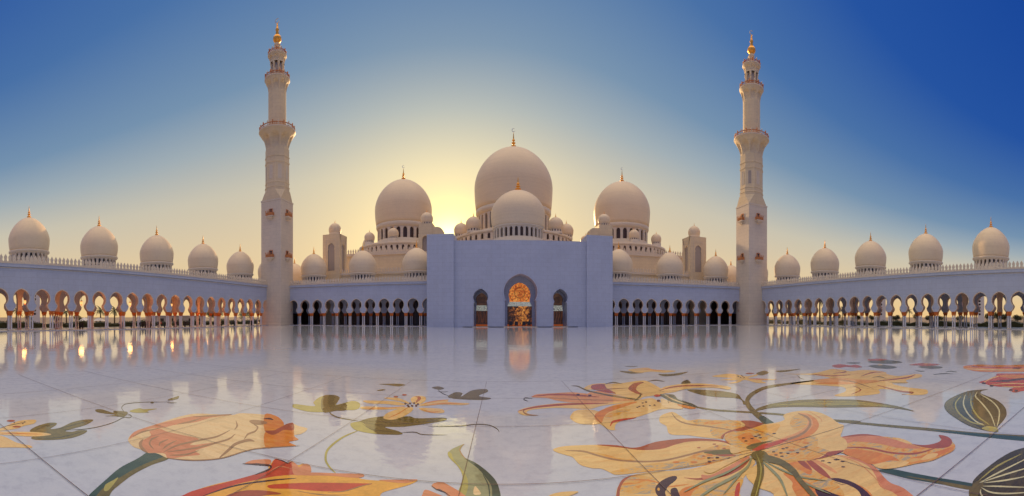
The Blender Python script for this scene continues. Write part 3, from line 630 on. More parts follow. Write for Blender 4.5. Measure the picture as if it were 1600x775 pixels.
  ('petal','5.257,13.355 5.767,13.904 6.381,14.63 7.199,14.881 8.026,14.622 8.533,13.718 8.548,13.158 8.211,12.852 8.085,13.355 7.55,13.754 6.811,13.759 6.248,13.429 5.81,13.321 5.296,13.104'),
  ('rust','5.881,13.935 6.527,14.242 7.267,14.242 8.196,13.725 8.256,13.825 7.419,14.544 6.652,14.537 5.916,14.031'),
  ('teal','5.507,13.142 5.961,12.996 5.771,12.152 5.89,11.406 5.802,10.879 5.518,11.23 5.415,12.015 5.453,12.658'),
  ('cream','5.648,12.998 5.57,12.159 5.676,11.271 5.702,11.313 5.648,12.297 5.677,13.049'),
  ('cream','5.283,12.49 5.381,11.94 5.462,11.403 5.276,10.83 4.878,11.323'),
  ('orange','5.465,11.508 5.716,10.803 5.499,10.738 5.358,11.185'),
  ('red','5.478,12.999 5.352,12.855 5.24,12.901 5.252,13.092 5.379,13.242 5.493,13.195'),
  ('leaf_dark','5.441,12.3 5.206,11.734 5.283,11.926 5.271,11.914 5.226,11.725 5.45,12.302'),
 ]),
 ('big_lily_inlay', 'large yellow lily with rust edged petals and green stamens inlaid in the right foreground', [
  ('petal','4.21,10.092 4.443,10.429 4.858,10.637 4.866,10.162 4.844,9.59 5.192,9.55 5.555,9.197 5.966,8.935 6.277,8.27 6.121,7.964 5.644,7.923 5.346,8.006 4.972,7.957 4.802,7.737 4.515,8.012 4.231,8.375 3.886,8.646 4.079,9.3 4.072,9.679'),
  ('marbled','5.058,9.507 5.932,8.884 5.741,8.376 5.489,8.22 5.147,8.819 4.849,9.115'),
  ('marbled','5.063,8.676 5.402,8.09 5.267,7.94 4.972,7.957 4.802,7.737 4.729,8.104'),
  ('umber','4.769,10.497 4.572,9.723 4.647,9.208 5.055,8.668 5.401,8.09 5.426,8.124 5.126,8.778 4.716,9.327 4.645,9.828 4.795,10.527'),
  ('petal','1.081,8.334 1.364,8.49 1.943,8.459 2.339,8.316 2.628,8.022 2.796,7.885 3.055,7.995 3.421,8.203 3.839,8.208 4.249,8.105 4.567,7.826 4.732,7.574 4.732,7.276 4.876,6.844 4.743,6.49 4.388,6.571 4.083,6.534 3.562,6.55 2.985,6.64 2.538,6.703 2.026,6.733 1.926,6.847 1.808,7.082 1.643,7.152 1.461,7.373 1.395,7.777 1.275,7.937 1.107,8.142'),
  ('marbled','1.941,6.9 2.284,6.973 2.79,7.046 3.132,6.969 3.563,7.053 3.943,7.251 4.314,7.392 4.599,7.361 4.667,6.989 4.467,6.518 3.562,6.55 2.649,6.69 2.031,6.748'),
  ('marbled','1.674,8.067 1.952,7.944 2.231,7.58 2.541,7.307 2.274,7.395 1.902,7.739'),
  ('rust','2.045,8.435 2.444,8.303 2.694,8.058 2.904,8.035 3.176,8.165 3.438,8.242 3.847,8.224 4.249,8.105 4.576,7.842 4.746,7.595 4.732,7.276 4.655,7.551 4.397,7.803 4.007,7.933 3.688,7.884 3.344,7.751 3.072,7.757 2.791,7.87 2.518,8.098'),
  ('umber','1.339,8.177 1.663,8.029 1.894,7.725 2.178,7.407 2.591,7.171 3.048,7.059 3.605,7.128 4.045,7.174 4.509,6.978 4.53,7.012 4.095,7.273 3.644,7.223 3.081,7.149 2.624,7.261 2.21,7.499 1.926,7.821 1.691,8.135 1.346,8.216'),
  ('olive','3.98,7.164 4.314,7.141 4.527,7.053 4.542,6.892 4.383,6.739 4.2,6.813 4.069,6.973'),
  ('rust','4.122,6.918 4.402,6.768 4.445,6.656 4.216,6.747'),
  ('rust','4.064,7.443 4.03,7.423 3.994,7.443 3.992,7.482 4.026,7.502 4.063,7.483'),
  ('rust','4.477,7.483 4.441,7.464 4.405,7.485 4.404,7.526 4.441,7.546 4.477,7.525'),
  ('rust','4.459,7.352 4.424,7.333 4.388,7.355 4.388,7.395 4.423,7.414 4.459,7.393'),
  ('rust','3.998,6.776 3.967,6.761 3.935,6.78 3.933,6.815 3.964,6.83 3.997,6.811'),
  ('rust','3.962,6.645 3.932,6.631 3.899,6.65 3.897,6.683 3.928,6.698 3.96,6.679'),
  ('rust','4.283,6.56 4.252,6.546 4.22,6.567 4.22,6.601 4.251,6.615 4.283,6.595'),
  ('rust','3.833,6.61 3.804,6.595 3.772,6.614 3.769,6.646 3.799,6.661 3.831,6.643'),
  ('rust','4.09,6.721 4.059,6.706 4.027,6.726 4.025,6.76 4.056,6.776 4.089,6.756'),
  ('rust','4.508,7.137 4.473,7.12 4.439,7.142 4.439,7.181 4.474,7.198 4.509,7.177'),
  ('rust','3.904,6.948 3.873,6.931 3.839,6.95 3.836,6.985 3.868,7.002 3.902,6.983'),
  ('orange','3.3,6.891 3.25,6.867 3.188,6.896 3.174,6.95 3.224,6.975 3.287,6.946'),
  ('orange','3.609,6.735 3.558,6.712 3.497,6.744 3.486,6.799 3.537,6.822 3.599,6.79'),
  ('orange','4.073,6.931 4.017,6.908 3.954,6.944 3.946,7.003 4.002,7.028 4.066,6.991'),
  ('petal','2.164,6.607 2.639,6.664 3.283,6.498 4.083,6.534 4.585,6.436 4.545,6.142 4.159,5.838 3.832,5.556 3.541,5.2 3.151,4.719 1.602,5.443 1.753,5.954 1.89,6.28'),
  ('marbled','2.7,5.682 3.045,5.808 3.49,5.777 3.861,5.782 3.878,5.585 3.525,5.21 3.137,4.728 2.404,5.139'),
  ('marbled','2.264,6.64 2.54,6.416 2.496,6.141 2.369,5.828 1.862,6.054 1.975,6.353'),
  ('orange','2.7,5.682 2.901,5.83 3.155,5.803 2.924,5.618 2.624,5.274 2.496,5.336'),
  ('rust','1.682,5.725 1.786,6.032 1.89,6.28 2.053,6.534 2.264,6.64 2.077,6.474 1.914,6.224 1.807,5.938 1.733,5.709'),
  ('rust','3.046,6.192 3.266,6.05 3.544,6.073 4.014,6.213 4.546,6.422 4.536,6.307 4.116,6.005 3.679,5.887 3.248,5.973'),
  ('orange','2.113,6.451 2.396,6.331 2.593,6.115 2.603,6.133 2.419,6.386 2.12,6.471'),
  ('orange','2.594,5.963 2.768,5.915 2.985,5.907 2.993,5.926 2.789,5.966 2.601,5.981'),
  ('maroon','2.955,6.293 2.869,6.332 2.674,6.251 2.479,6.072 2.385,5.868 2.358,5.652 2.333,5.409 2.46,5.609 2.526,5.808 2.67,5.99 2.881,6.159'),
  ('maroon','2.66,5.87 2.749,5.878 2.718,5.721 2.601,5.37 2.495,5.42 2.588,5.734'),
  ('amber','2.486,5.931 2.457,5.889 2.438,5.897 2.447,5.947 2.476,5.99 2.496,5.981'),
  ('petal','0.745,6.183 0.948,6.263 1.197,6.242 1.144,6.164 0.916,6.055 0.712,6.062'),
  ('salmon','3.379,6.156 3.527,6.072 4.063,6.276 4.487,6.449 4.643,6.463 4.305,6.187 3.839,6.009 3.524,5.983 3.316,5.955'),
  ('red','3.772,5.528 3.656,5.463 3.413,5.151 3.467,5.114'),
  ('petal','4.842,6.02 5.424,5.547 6.014,5.317 6.109,4.835 5.931,4.354 5.59,3.899 5.486,3.538 5.363,3.233 4.969,2.834 3.692,4.369 3.955,4.856 3.904,5.231 4.045,5.74 4.453,6.005'),
  ('salmon','6.014,5.317 6.109,4.835 5.944,4.336 5.674,3.958 5.538,3.715 5.489,3.447 5.26,3.085 5.116,3.169 5.264,3.509 5.319,3.783 5.631,4.107 5.911,4.479 6.01,4.906'),
  ('marbled','4.984,5.861 5.189,5.637 5.095,5.147 5.084,4.691 4.903,4.309 4.712,4.041 4.374,3.797 4.075,4.117 4.299,4.671 4.555,5.07 4.6,5.377 4.77,5.375'),
  ('orange','4.6,5.377 4.693,5.224 4.676,4.959 4.634,4.597 4.538,4.316 4.173,4.017 4.012,4.178 4.301,4.788 4.481,5.004'),
  ('orange','5.189,5.637 5.323,5.51 5.095,5.147 4.91,5.021 4.937,5.299 4.951,5.682'),
  ('rust','5.36,5.582 5.42,5.46 5.248,4.991 5.042,4.624 5.059,4.87 5.176,5.229'),
  ('rust','5.202,5.651 5.295,5.564 5.095,5.147 5.08,5.322'),
  ('peach','5.444,5.5 5.519,5.443 5.422,4.973 5.287,4.703 5.331,5.07'),
  ('orange','5.149,4.389 5.154,4.08 5.031,3.764 4.809,3.553 5.013,3.895'),
  ('maroon','5.046,4.641 5.144,4.548 5.183,4.311 5.112,4.021 4.965,3.726 4.769,3.479 4.673,3.607 4.966,3.955 5.047,4.249 5.023,4.496'),
  ('maroon','4.547,4.525 4.637,4.464 4.647,4.261 4.629,3.969 4.361,4.147'),
  ('maroon','5.588,5.288 5.553,5.285 5.525,5.315 5.53,5.349 5.564,5.353 5.594,5.323'),
  ('maroon','5.605,5.131 5.571,5.128 5.543,5.158 5.549,5.191 5.583,5.195 5.611,5.164'),
  ('maroon','5.82,4.982 5.786,4.98 5.759,5.012 5.766,5.045 5.8,5.048 5.828,5.016'),
  ('maroon','5.619,4.795 5.586,4.794 5.56,4.824 5.566,4.856 5.599,4.858 5.625,4.827'),
  ('maroon','5.829,5.119 5.784,5.12 5.743,5.165 5.748,5.21 5.794,5.211 5.834,5.165'),
  ('umber','4.987,4.492 4.975,4.348 5.017,4.276 5.025,4.282 4.998,4.363 4.995,4.497'),
  ('peach','5.98,5.289 5.91,4.742 5.62,4.186 5.275,3.682 5.284,3.683 5.651,4.194 5.949,4.762 5.995,5.299'),
  ('marbled','6.929,6.047 7.262,5.942 7.494,5.726 7.564,5.391 7.686,5.001 7.638,4.711 7.49,4.465 7.538,4.22 7.771,4.046 8.06,4.043 8.342,4.232 8.323,4.019 8.05,3.767 7.852,3.602 7.52,3.491 7.052,3.564 6.801,3.62 6.518,3.805 6.199,3.98 5.963,4.196 6.027,4.491 6.138,4.869 6.15,5.285 6.149,5.616 6.607,5.818'),
  ('orange','6.423,5.419 6.603,5.014 6.629,4.486 6.483,4.163 6.38,4.318 6.027,4.491 6.087,4.828 6.15,5.285'),
  ('orange','6.693,4.072 6.984,3.909 7.399,3.74 7.763,3.604 7.509,3.514 7.143,3.61 6.667,3.732 6.498,3.9 6.86,3.785'),
  ('petal','6.03,4.436 6.328,4.283 6.527,3.971 6.199,3.98 5.963,4.196'),
  ('petal','6.756,3.836 7.092,3.858 7.215,3.701 7.008,3.649 6.774,3.738'),
  ('petal','7.686,5.001 7.638,4.711 7.484,4.476 7.479,4.802'),
  ('salmon','6.916,6.035 7.456,5.697 7.562,5.185 7.457,4.599 7.341,4.168 7.104,4.561 7.101,5.061 6.913,5.586 6.614,5.683'),
  ('rust','7.477,4.487 7.538,4.22 7.771,4.046 8.063,4.038 8.353,4.253 8.34,4.027 8.089,3.785 7.73,3.675 7.521,3.801 7.411,4.09'),
  ('rust','6.461,5.485 6.677,5.072 6.727,4.496 6.959,4.06 7.471,3.888 7.504,3.909 7.048,4.117 6.819,4.552 6.771,5.138 6.493,5.511'),
  ('rust','6.943,6.059 7.277,5.954 7.509,5.737 7.574,5.329 7.418,5.668 7.168,5.864'),
  ('petal','4.873,7.782 5.148,8.057 5.575,8.014 6.096,8.168 6.667,8.086 7.036,8.175 7.367,8.585 7.798,8.681 8.186,8.525 8.306,8.093 8.116,7.488 7.807,6.903 7.727,6.647 7.295,6.333 6.984,6.1 6.852,5.84 6.559,5.54 6.268,5.408 5.874,5.42 5.435,5.491 5.072,5.785 4.883,6.07 4.938,6.372 4.994,6.649 4.769,6.767 4.442,6.77 4.529,7.018 4.765,7.336'),
  ('marbled','4.873,7.782 5.405,8.13 5.774,7.936 6.026,7.68 5.915,7.263 5.462,7.048 5.093,6.911 4.814,6.919 4.71,7.178'),
  ('amber','5.899,8.107 6.641,7.956 6.233,7.513 5.993,7.45'),
  ('orange','5.18,7.691 5.578,7.765 5.447,7.391 5.367,7.013 5.051,6.942 5.022,7.264'),
  ('marbled','6.906,7.805 7.494,8.292 7.761,8.231 7.494,7.757 7.059,7.351 6.668,7.201 6.664,7.419'),
  ('marbled','5.023,6.442 5.362,6.503 5.862,6.605 6.02,6.461 6.067,5.632 5.842,5.556 5.457,5.514 5.072,5.785 4.883,6.07'),
  ('marbled','5.93,6.601 6.359,6.622 6.537,6.447 6.057,5.973 5.965,6.175'),
  ('peach','4.893,6.724 5.228,6.962 5.562,6.914 6.041,6.975 6.508,7.071 7.021,7.311 7.419,7.657 7.717,8.085 7.804,8.479 7.958,8.237 7.747,7.686 7.296,7.117 6.767,6.754 6.257,6.595 5.794,6.609 5.487,6.655 5.18,6.601 4.971,6.619'),
  ('orange','5.878,6.705 6.426,6.815 7.092,7.165 7.587,7.666 7.909,8.186 7.747,7.686 7.296,7.117 6.767,6.754 6.257,6.595'),
  ('umber','7.747,8.374 7.558,7.832 7.217,7.401 6.623,7.006 6.084,6.87 5.528,6.883 5.014,6.808 4.987,6.763 5.439,6.75 5.985,6.731 6.538,6.867 7.216,7.314 7.722,7.936 7.816,8.433'),
  ('red','4.915,6.754 5.18,6.897 5.509,6.848 5.811,6.876 5.993,6.836 5.646,6.681 5.203,6.631 4.962,6.608'),
  ('olive','4.878,6.921 5.123,7.04 5.435,7.014 5.658,6.947 5.267,6.882 4.906,6.742'),
  ('peach','8.145,8.333 7.805,7.571 7.587,7.309 7.601,7.31 7.874,7.613 8.173,8.354'),
  ('rust','6.036,8.788 6.273,8.621 6.345,8.238 6.17,8.113 5.855,8.046 5.522,7.988 5.299,8.077 5.009,7.972 4.8,7.742 4.872,7.912 5.212,8.158 5.541,8.227 5.814,8.303 5.952,8.527'),
  ('rust','5.792,5.508 6.014,5.582 6.287,5.408 6.007,5.377 5.667,5.422 5.401,5.524 5.601,5.491'),
  ('maroon','5.682,7.447 5.64,7.428 5.606,7.453 5.614,7.499 5.656,7.519 5.69,7.493'),
  ('maroon','5.541,7.401 5.5,7.382 5.467,7.407 5.474,7.451 5.514,7.471 5.548,7.446'),
  ('maroon','5.574,7.261 5.534,7.243 5.501,7.268 5.508,7.311 5.549,7.33 5.582,7.305'),
  ('maroon','5.126,6.159 5.093,6.148 5.065,6.171 5.07,6.206 5.103,6.217 5.131,6.194'),
  ('maroon','5.174,6.029 5.141,6.018 5.113,6.042 5.119,6.076 5.152,6.087 5.179,6.063'),
  ('maroon','5.375,6.075 5.341,6.064 5.313,6.089 5.319,6.124 5.354,6.135 5.381,6.111'),
  ('maroon','5.581,6.347 5.545,6.335 5.516,6.36 5.524,6.398 5.56,6.41 5.589,6.385'),
  ('maroon','5.545,5.97 5.51,5.959 5.483,5.984 5.49,6.02 5.525,6.03 5.552,6.005'),
  ('maroon','5.541,6.15 5.506,6.139 5.478,6.164 5.485,6.2 5.521,6.212 5.549,6.187'),
  ('maroon','5.92,6.109 5.882,6.098 5.855,6.125 5.864,6.162 5.901,6.174 5.929,6.147'),
  ('maroon','5.201,6.327 5.167,6.315 5.138,6.338 5.143,6.374 5.178,6.387 5.207,6.363'),
  ('maroon','5.278,6.188 5.244,6.176 5.215,6.2 5.221,6.236 5.255,6.247 5.284,6.224'),
  ('maroon','5.483,6.351 5.448,6.339 5.419,6.363 5.426,6.401 5.462,6.414 5.491,6.389'),
  ('maroon','6.032,7.316 5.989,7.297 5.956,7.324 5.966,7.37 6.009,7.39 6.043,7.362'),
  ('maroon','4.262,6.561 4.232,6.546 4.202,6.566 4.202,6.599 4.233,6.614 4.263,6.595'),
  ('maroon','3.936,6.8 3.906,6.784 3.875,6.801 3.874,6.835 3.904,6.852 3.935,6.834'),
  ('maroon','4.089,6.732 4.059,6.717 4.029,6.735 4.028,6.769 4.058,6.785 4.089,6.766'),
  ('maroon','3.848,6.625 3.819,6.61 3.789,6.628 3.788,6.66 3.817,6.675 3.847,6.658'),
  ('maroon','5.252,7.476 5.213,7.456 5.179,7.479 5.184,7.523 5.223,7.544 5.257,7.52'),
  ('maroon','5.169,7.265 5.131,7.246 5.099,7.269 5.103,7.311 5.141,7.33 5.174,7.307'),
  ('maroon','5.382,7.327 5.343,7.308 5.31,7.332 5.316,7.375 5.355,7.395 5.389,7.37'),
  ('orange','6.13,6.276 6.068,6.266 6.015,6.317 6.022,6.379 6.084,6.39 6.138,6.338'),
  ('orange','5.575,6.139 5.519,6.129 5.467,6.176 5.471,6.233 5.527,6.243 5.58,6.196'),
  ('orange','5.792,6.039 5.735,6.031 5.684,6.079 5.689,6.137 5.747,6.146 5.799,6.097'),
  ('petal','3.523,6.327 3.935,6.501 4.505,6.602 4.849,6.664 4.907,6.576 4.506,6.477 3.955,6.274 3.554,6.119'),
  ('sage','4.661,6.425 4.265,6.042 3.83,5.824 3.359,5.648 2.979,5.445 2.967,5.389 3.334,5.561 3.794,5.721 4.248,5.96 4.663,6.39'),
  ('sage','4.553,6.344 3.856,6.051 3.28,5.907 2.837,5.693 2.831,5.669 3.255,5.83 3.823,5.967 4.538,6.311'),
  ('sage','4.681,6.204 4.499,5.619 4.335,5.159 4.011,4.585 4.028,4.585 4.4,5.176 4.58,5.667 4.714,6.227'),
  ('sage','4.703,6.112 4.647,5.508 4.689,5.038 4.894,4.655 4.912,4.67 4.742,5.085 4.703,5.555 4.725,6.13'),
  ('sage','4.156,5.944 3.705,5.633 3.324,5.316 3.323,5.299 3.698,5.577 4.152,5.921'),
  ('sage','4.605,5.007 4.564,4.62 4.58,4.255 4.599,4.266 4.62,4.658 4.626,5.022'),
  ('olive','4.704,6.096 4.793,5.709 4.708,5.296 4.543,4.925 4.286,4.282 4.371,4.308 4.682,4.976 4.899,5.397 5.021,5.902 4.926,6.329'),
  ('olive','4.775,6.513 4.519,6.063 4.214,5.642 3.881,5.29 3.531,4.906 3.58,4.805 3.926,5.172 4.288,5.537 4.663,6.047 4.915,6.552'),
  ('olive','4.683,6.477 4.909,6.62 5.048,6.514 4.962,6.265 4.809,6.129 4.602,6.205'),
  ('leaf_light','4.775,6.404 4.452,5.854 4.048,5.366 3.623,4.906 3.626,4.9 4.058,5.346 4.473,5.845 4.786,6.406'),
 ]),
 ('far_lily_inlay', 'yellow lily inlaid far right between the lily pads and the long narrow leaf', [
  ('petal','12.676,14.821 13.864,14.01 15.694,14.396 15.873,13.978 15.896,13.661 15.744,13.122 16.538,12.876 16.768,12.181 16.503,11.389 16.017,10.982 15.843,10.173 16.842,9.833 16.728,9.463 16.047,9.11 14.961,9.227 14.309,8.765 13.903,9.287 13.495,8.436 13.426,7.515 13.284,7.252 12.652,6.932 12.268,7.162 12.149,7.697 12.467,7.482 12.735,8.177 12.53,8.93 12.03,8.573 11.698,8.444 11.098,8.694 10.579,9.091 10.515,9.488 11.323,9.671 11.968,10.285 11.853,10.826 11.55,11.553 11.112,12.172 11.163,12.529 12.448,12.504 13.255,12.158 13.557,13.454'),
  ('peach','12.378,12.433 13.712,12.075 13.855,11.197 14.179,10.105 13.316,10.111 12.213,11.155'),
  ('rust','11.101,9.132 11.982,9.402 12.479,10.202 12.371,10.128 11.985,9.491 11.176,9.207'),
  ('rust','13.107,9.404 12.5,8.033 12.51,7.429 12.157,7.653 12.075,7.597 12.714,7.503 12.767,8.19 13.211,9.472'),
  ('rust','14.125,10.065 15.375,9.476 16.502,9.697 16.634,9.784 15.732,9.709 14.235,10.146'),
  ('rust','13.652,13.656 13.762,12.57 14.674,12.304 14.78,12.394 14.045,12.828 13.753,13.755'),
  ('rust','15.584,13.894 15.536,13.222 14.687,13.254 14.58,13.155 15.372,13.017 15.708,14'),
  ('rust','14.778,11.574 15.965,11.814 16.449,11.499 16.562,11.578 16.269,12.051 14.865,11.649'),
  ('leaf_dark','14.736,10.91 15.012,10.7 14.798,10.214 14.868,10.258 15.225,10.848 14.807,10.964'),
  ('leaf_dark','14.102,9.607 14.107,9.059 14.391,8.815 14.437,8.844 14.237,9.141 14.147,9.637'),
  ('leaf_dark','12.862,13.984 12.384,13.331 12.246,12.898 12.287,12.937 12.498,13.432 12.898,14.011'),
  ('umber','13.152,11.583 13.118,10.739 12.513,9.327 12.58,9.37 13.339,10.906 13.231,11.65'),
  ('orange','11.853,11.643 12.325,10.854 12.923,10.443 13.087,10.576 12.779,11.253 12.004,11.791'),
 ]),
 ('broad_leaf_inlay', 'broad dark green leaf with pale veins inlaid near the right edge, smaller of the two', [
  ('leaf_dark','14.421,5.215 14.237,5.492 13.854,5.782 12.938,5.865 11.966,5.778 11.199,5.512 10.531,5.084 9.9,4.488 9.383,3.883 9.194,3.483 9.139,3.18 9.182,3.056 9.469,3.183 10.239,3.254 10.896,3.372 11.749,3.694 12.602,4.215 13.157,4.758 13.582,5.192 14.038,5.318'),
  ('olive','12.84,5.821 11.881,5.736 11.207,5.495 10.565,5.081 9.982,4.525 9.466,3.917 9.282,3.548 9.993,4.277 10.772,4.922 11.627,5.42'),
  ('leaf_light','12.719,5.635 11.673,5.36 10.608,4.788 9.751,4.044 9.59,3.602 9.635,3.615 9.877,4.077 10.723,4.804 11.662,5.304 12.678,5.601'),
  ('leaf_light','12.941,5.319 11.669,4.811 10.431,4.113 9.744,3.528 9.783,3.533 10.543,4.124 11.743,4.794 12.947,5.302'),
  ('vein','13.065,5.601 11.75,5.116 10.596,4.477 9.82,3.902 9.646,3.623 9.686,3.633 9.928,3.922 10.692,4.483 11.79,5.087 13.055,5.579'),
  ('vein','13.764,5.414 12.95,5.176 11.932,4.537 10.708,3.817 9.549,3.264 9.567,3.259 10.791,3.811 12.061,4.551 13.05,5.17 13.736,5.386'),
  ('vein','13.336,5.103 12.368,4.361 11.353,3.779 10.32,3.436 9.628,3.243 9.622,3.229 10.317,3.397 11.425,3.763 12.528,4.387 13.407,5.121'),
  ('leaf_light','9.292,3.52 9.539,3.482 9.516,3.215 9.211,3.065 9.139,3.18'),
 ]),
 ('corner_leaf_inlay', 'large dark green leaf with pale veins inlaid at the right corner on a thick stem', [
  ('teal','5.849,4.21 5.853,3.919 5.865,3.581 5.919,3.092 5.958,2.666 5.983,2.336 6.156,2.389 6.179,2.747 6.146,3.19 6.108,3.703 6.071,4.046 5.896,4.241'),
  ('olive','5.93,3.609 5.942,3.098 5.925,2.649 5.947,2.402 6.049,2.435 6.055,2.695 6.031,3.136 5.948,3.618'),
  ('leaf_dark','8.389,2.063 8.219,2.153 7.917,2.332 7.368,2.464 6.703,2.539 6.306,2.543 6.071,2.48 5.885,2.456 5.659,2.342 5.388,2.191 5.263,1.725 5.462,0.912 8.851,1.479'),
  ('olive','6.071,2.48 6.275,2.486 6.358,2.408 6.097,2.288 5.862,2.282 5.489,2.137 5.485,2.25 5.845,2.439'),
  ('vein','6.303,2.385 6.783,2.216 7.693,1.889 7.719,1.901 6.84,2.249 6.32,2.396'),
  ('vein','6.279,2.377 6.709,2.083 7.17,1.762 7.195,1.771 6.77,2.111 6.298,2.387'),
  ('vein','6.277,2.312 6.462,2.008 6.791,1.669 6.813,1.676 6.522,2.031 6.297,2.321'),
  ('vein','6.137,2.282 6.195,2.031 6.314,1.553 6.334,1.557 6.252,2.049 6.157,2.29'),
  ('vein','6.059,2.297 5.943,2.111 5.972,1.858 6.141,1.51 6.16,1.515 6.025,1.875 5.996,2.124 6.078,2.3'),
  ('vein','5.997,2.297 5.84,2.244 5.605,2.03 5.617,2.028 5.872,2.233 6,2.289'),
  ('leaf_light','6.39,2.439 7.04,2.346 7.737,2.125 7.765,2.138 7.102,2.384 6.406,2.452'),
 ]),
 ('red_flower_inlay', 'red and orange carnation inlaid at the right edge above the broad leaf', [
  ('orange','20.632,8.942 21.295,8.812 21.824,8.267 21.9,7.178 22.573,5.19 19.974,4.593 19.356,6.022 18.957,7.181 19.514,8.283'),
  ('maroon','20.893,8.016 20.59,8.029 20.502,8.252 20.714,8.469 21.023,8.462 21.114,8.233'),
  ('maroon','20.947,5.651 20.665,5.696 20.601,5.92 20.819,6.106 21.109,6.066 21.174,5.836'),
  ('petal','19.635,8.405 19.577,7.08 20.195,5.291 20.356,5.333 20.028,7.242 19.795,8.473'),
  ('red','20.874,8.639 20.464,7.053 21.466,5.279 21.683,5.332 21.055,7.255 21.091,8.726'),
  ('red','15.936,6.175 16.688,6.035 18.021,6.088 18.515,6.255 18.74,5.83 18.73,4.307 14.283,3.284 14.522,3.805 14.128,4.069 14.684,4.422 15.307,4.359 15.123,4.957 15.278,5.368 15.654,5.876'),
  ('petal','15.729,5.9 17.115,5.947 18.294,5.689 18.41,5.729 17.399,6.063 15.806,5.937'),
  ('orange','17.856,5.972 18.513,5.454 18.349,4.219 17.462,4.015 17.355,5.113'),
  ('maroon','16.19,5.688 16.396,5.043 17.068,4.472 16.857,3.986 17.034,4.022 17.605,4.613 16.894,5.203 16.359,5.749'),
  ('petal','15.473,5.384 15.923,4.691 16,3.781 16.08,3.8 16.155,4.759 15.549,5.412'),
  ('maroon','15.751,5.787 15.54,5.758 15.508,5.843 15.687,5.959 15.903,5.991 15.935,5.904'),
  ('maroon','14.576,4.256 14.4,4.247 14.377,4.325 14.529,4.414 14.708,4.425 14.731,4.345'),
  ('maroon','14.466,4.011 14.295,4.005 14.273,4.083 14.422,4.168 14.597,4.176 14.619,4.096'),
  ('maroon','15.253,5.267 15.057,5.245 15.028,5.327 15.195,5.432 15.396,5.457 15.425,5.373'),
  ('petal','15.169,4.871 15.137,4.36 15.551,3.824 15.627,3.843 15.346,4.42 15.242,4.894'),
 ]),
 ('lily_pad_inlay', 'dark lily pads with red blossoms inlaid far right of the floor', [
  ('pad','17.93,13.571 18.522,13.714 19.031,13.304 18.622,12.116 17.915,11.968 17.545,12.504'),
  ('pad','19.836,15.062 20.869,15.063 21.315,14.426 20.8,13.09 19.754,13.196 19.326,14.129'),
  ('rose','20.846,15.828 21.527,15.539 21.587,14.801 20.818,14.647 20.31,15.228'),
  ('pad','18.384,15.626 18.971,15.521 18.971,14.908 18.386,15.043'),
  ('rose','16.807,15.351 17.694,15.487 17.616,14.682 18.105,14.631 17.489,13.701 17.075,13.798 16.978,14.413 16.354,14.49'),
  ('pad','19.393,11.166 20.145,10.958 19.889,9.901 19.169,9.834 18.932,10.597'),
  ('rose','19.787,12.039 20.927,11.881 21.03,11.44 20.828,10.526 19.817,10.858 19.874,11.442'),
  ('pad','17.929,10.469 17.671,10.071 17.787,9.886 17.884,9.939 17.947,10.222 18.028,10.523'),
  ('pad','17.048,8.941 17.467,8.629 17.655,8.263 17.747,8.305 17.727,8.759 17.134,8.988'),
  ('pad','18.101,8.806 18.394,8.676 18.293,8.294 18.391,8.336 18.682,8.812 18.196,8.855'),
  ('petal','18.943,13.328 18.78,13.299 18.7,13.412 18.78,13.556 18.944,13.588 19.026,13.473'),
  ('petal','20.762,11.294 20.591,11.282 20.522,11.406 20.624,11.544 20.796,11.558 20.866,11.432'),
 ]),
 ('pond_flower_inlay', 'small pale flower with two leaves inlaid just below the portal reflection', [
  ('olive','6.004,19.711 6.507,19.258 6.944,18.676 6.274,18.57 5.998,19.21'),
  ('petal','6.548,19.991 7.794,20.523 7.886,19.661 8.723,18.668 7.93,18.279 7.48,18.901 6.727,18.755'),
  ('orange','7.369,19.964 7.723,19.256 8.18,18.858 8.22,18.948 7.833,19.522 7.407,20.062'),
  ('olive','7.46,17.99 7.998,17.757 9.126,18.087 8.274,17.288 7.462,17.201'),
  ('olive','6.845,21.4 7.056,21.044 7.488,21.184 7.526,21.295 7.161,21.358 6.882,21.512'),
 ]),
 ('pale_flower_inlay', 'small pale yellow flower with dark stamens inlaid below the right minaret', [
  ('petal','9.418,16.157 10.538,16.492 10.774,15.996 10.82,15.254 11.704,15.583 11.3,15.141 10.546,14.773 11.097,14.141 11.302,13.622 10.616,13.871 10.391,13.241 10.067,13.489 10.114,14.444 9.403,13.96 9.013,14.107 9.758,14.487 9.177,15.057 9.957,15.177'),
  ('maroon','10.504,15.473 10.414,15.377 10.382,15.399 10.438,15.517 10.528,15.616 10.561,15.593'),
  ('maroon','10.387,15.104 10.301,15.012 10.269,15.034 10.323,15.148 10.411,15.242 10.443,15.22'),
  ('maroon','10.69,15.345 10.6,15.25 10.567,15.272 10.625,15.39 10.716,15.487 10.749,15.464'),
  ('maroon','10.482,14.95 10.396,14.86 10.364,14.882 10.419,14.994 10.507,15.086 10.539,15.064'),
  ('maroon','10.796,15.598 10.704,15.499 10.671,15.522 10.73,15.643 10.824,15.744 10.857,15.721'),
  ('olive','11.757,15.803 12.657,16.333 12.384,15.587 11.553,15.095'),
  ('rust','11.322,16.117 11.616,16.168 11.685,15.856 11.324,15.761'),
  ('olive','13.063,15.892 13.68,15.796 14.597,15.62 13.701,15.345 12.99,15.371'),
  ('red','10.379,14.539 10.637,14.254 10.985,13.913 11.037,13.978 10.783,14.447 10.428,14.608'),
 ]),
]
def crspline(P, n=5):
    o = []; L = len(P)
    for i in range(L):
        a, b, c, d_ = (Vector(P[(i+k) % L]) for k in (-1, 0, 1, 2))
        for j in range(n):
            t = j/n
            o.append(.5*((2*b)+(c-a)*t+(2*a-5*b+4*c-d_)*t*t+(3*b-a-3*c+d_)*t**3))
    return o
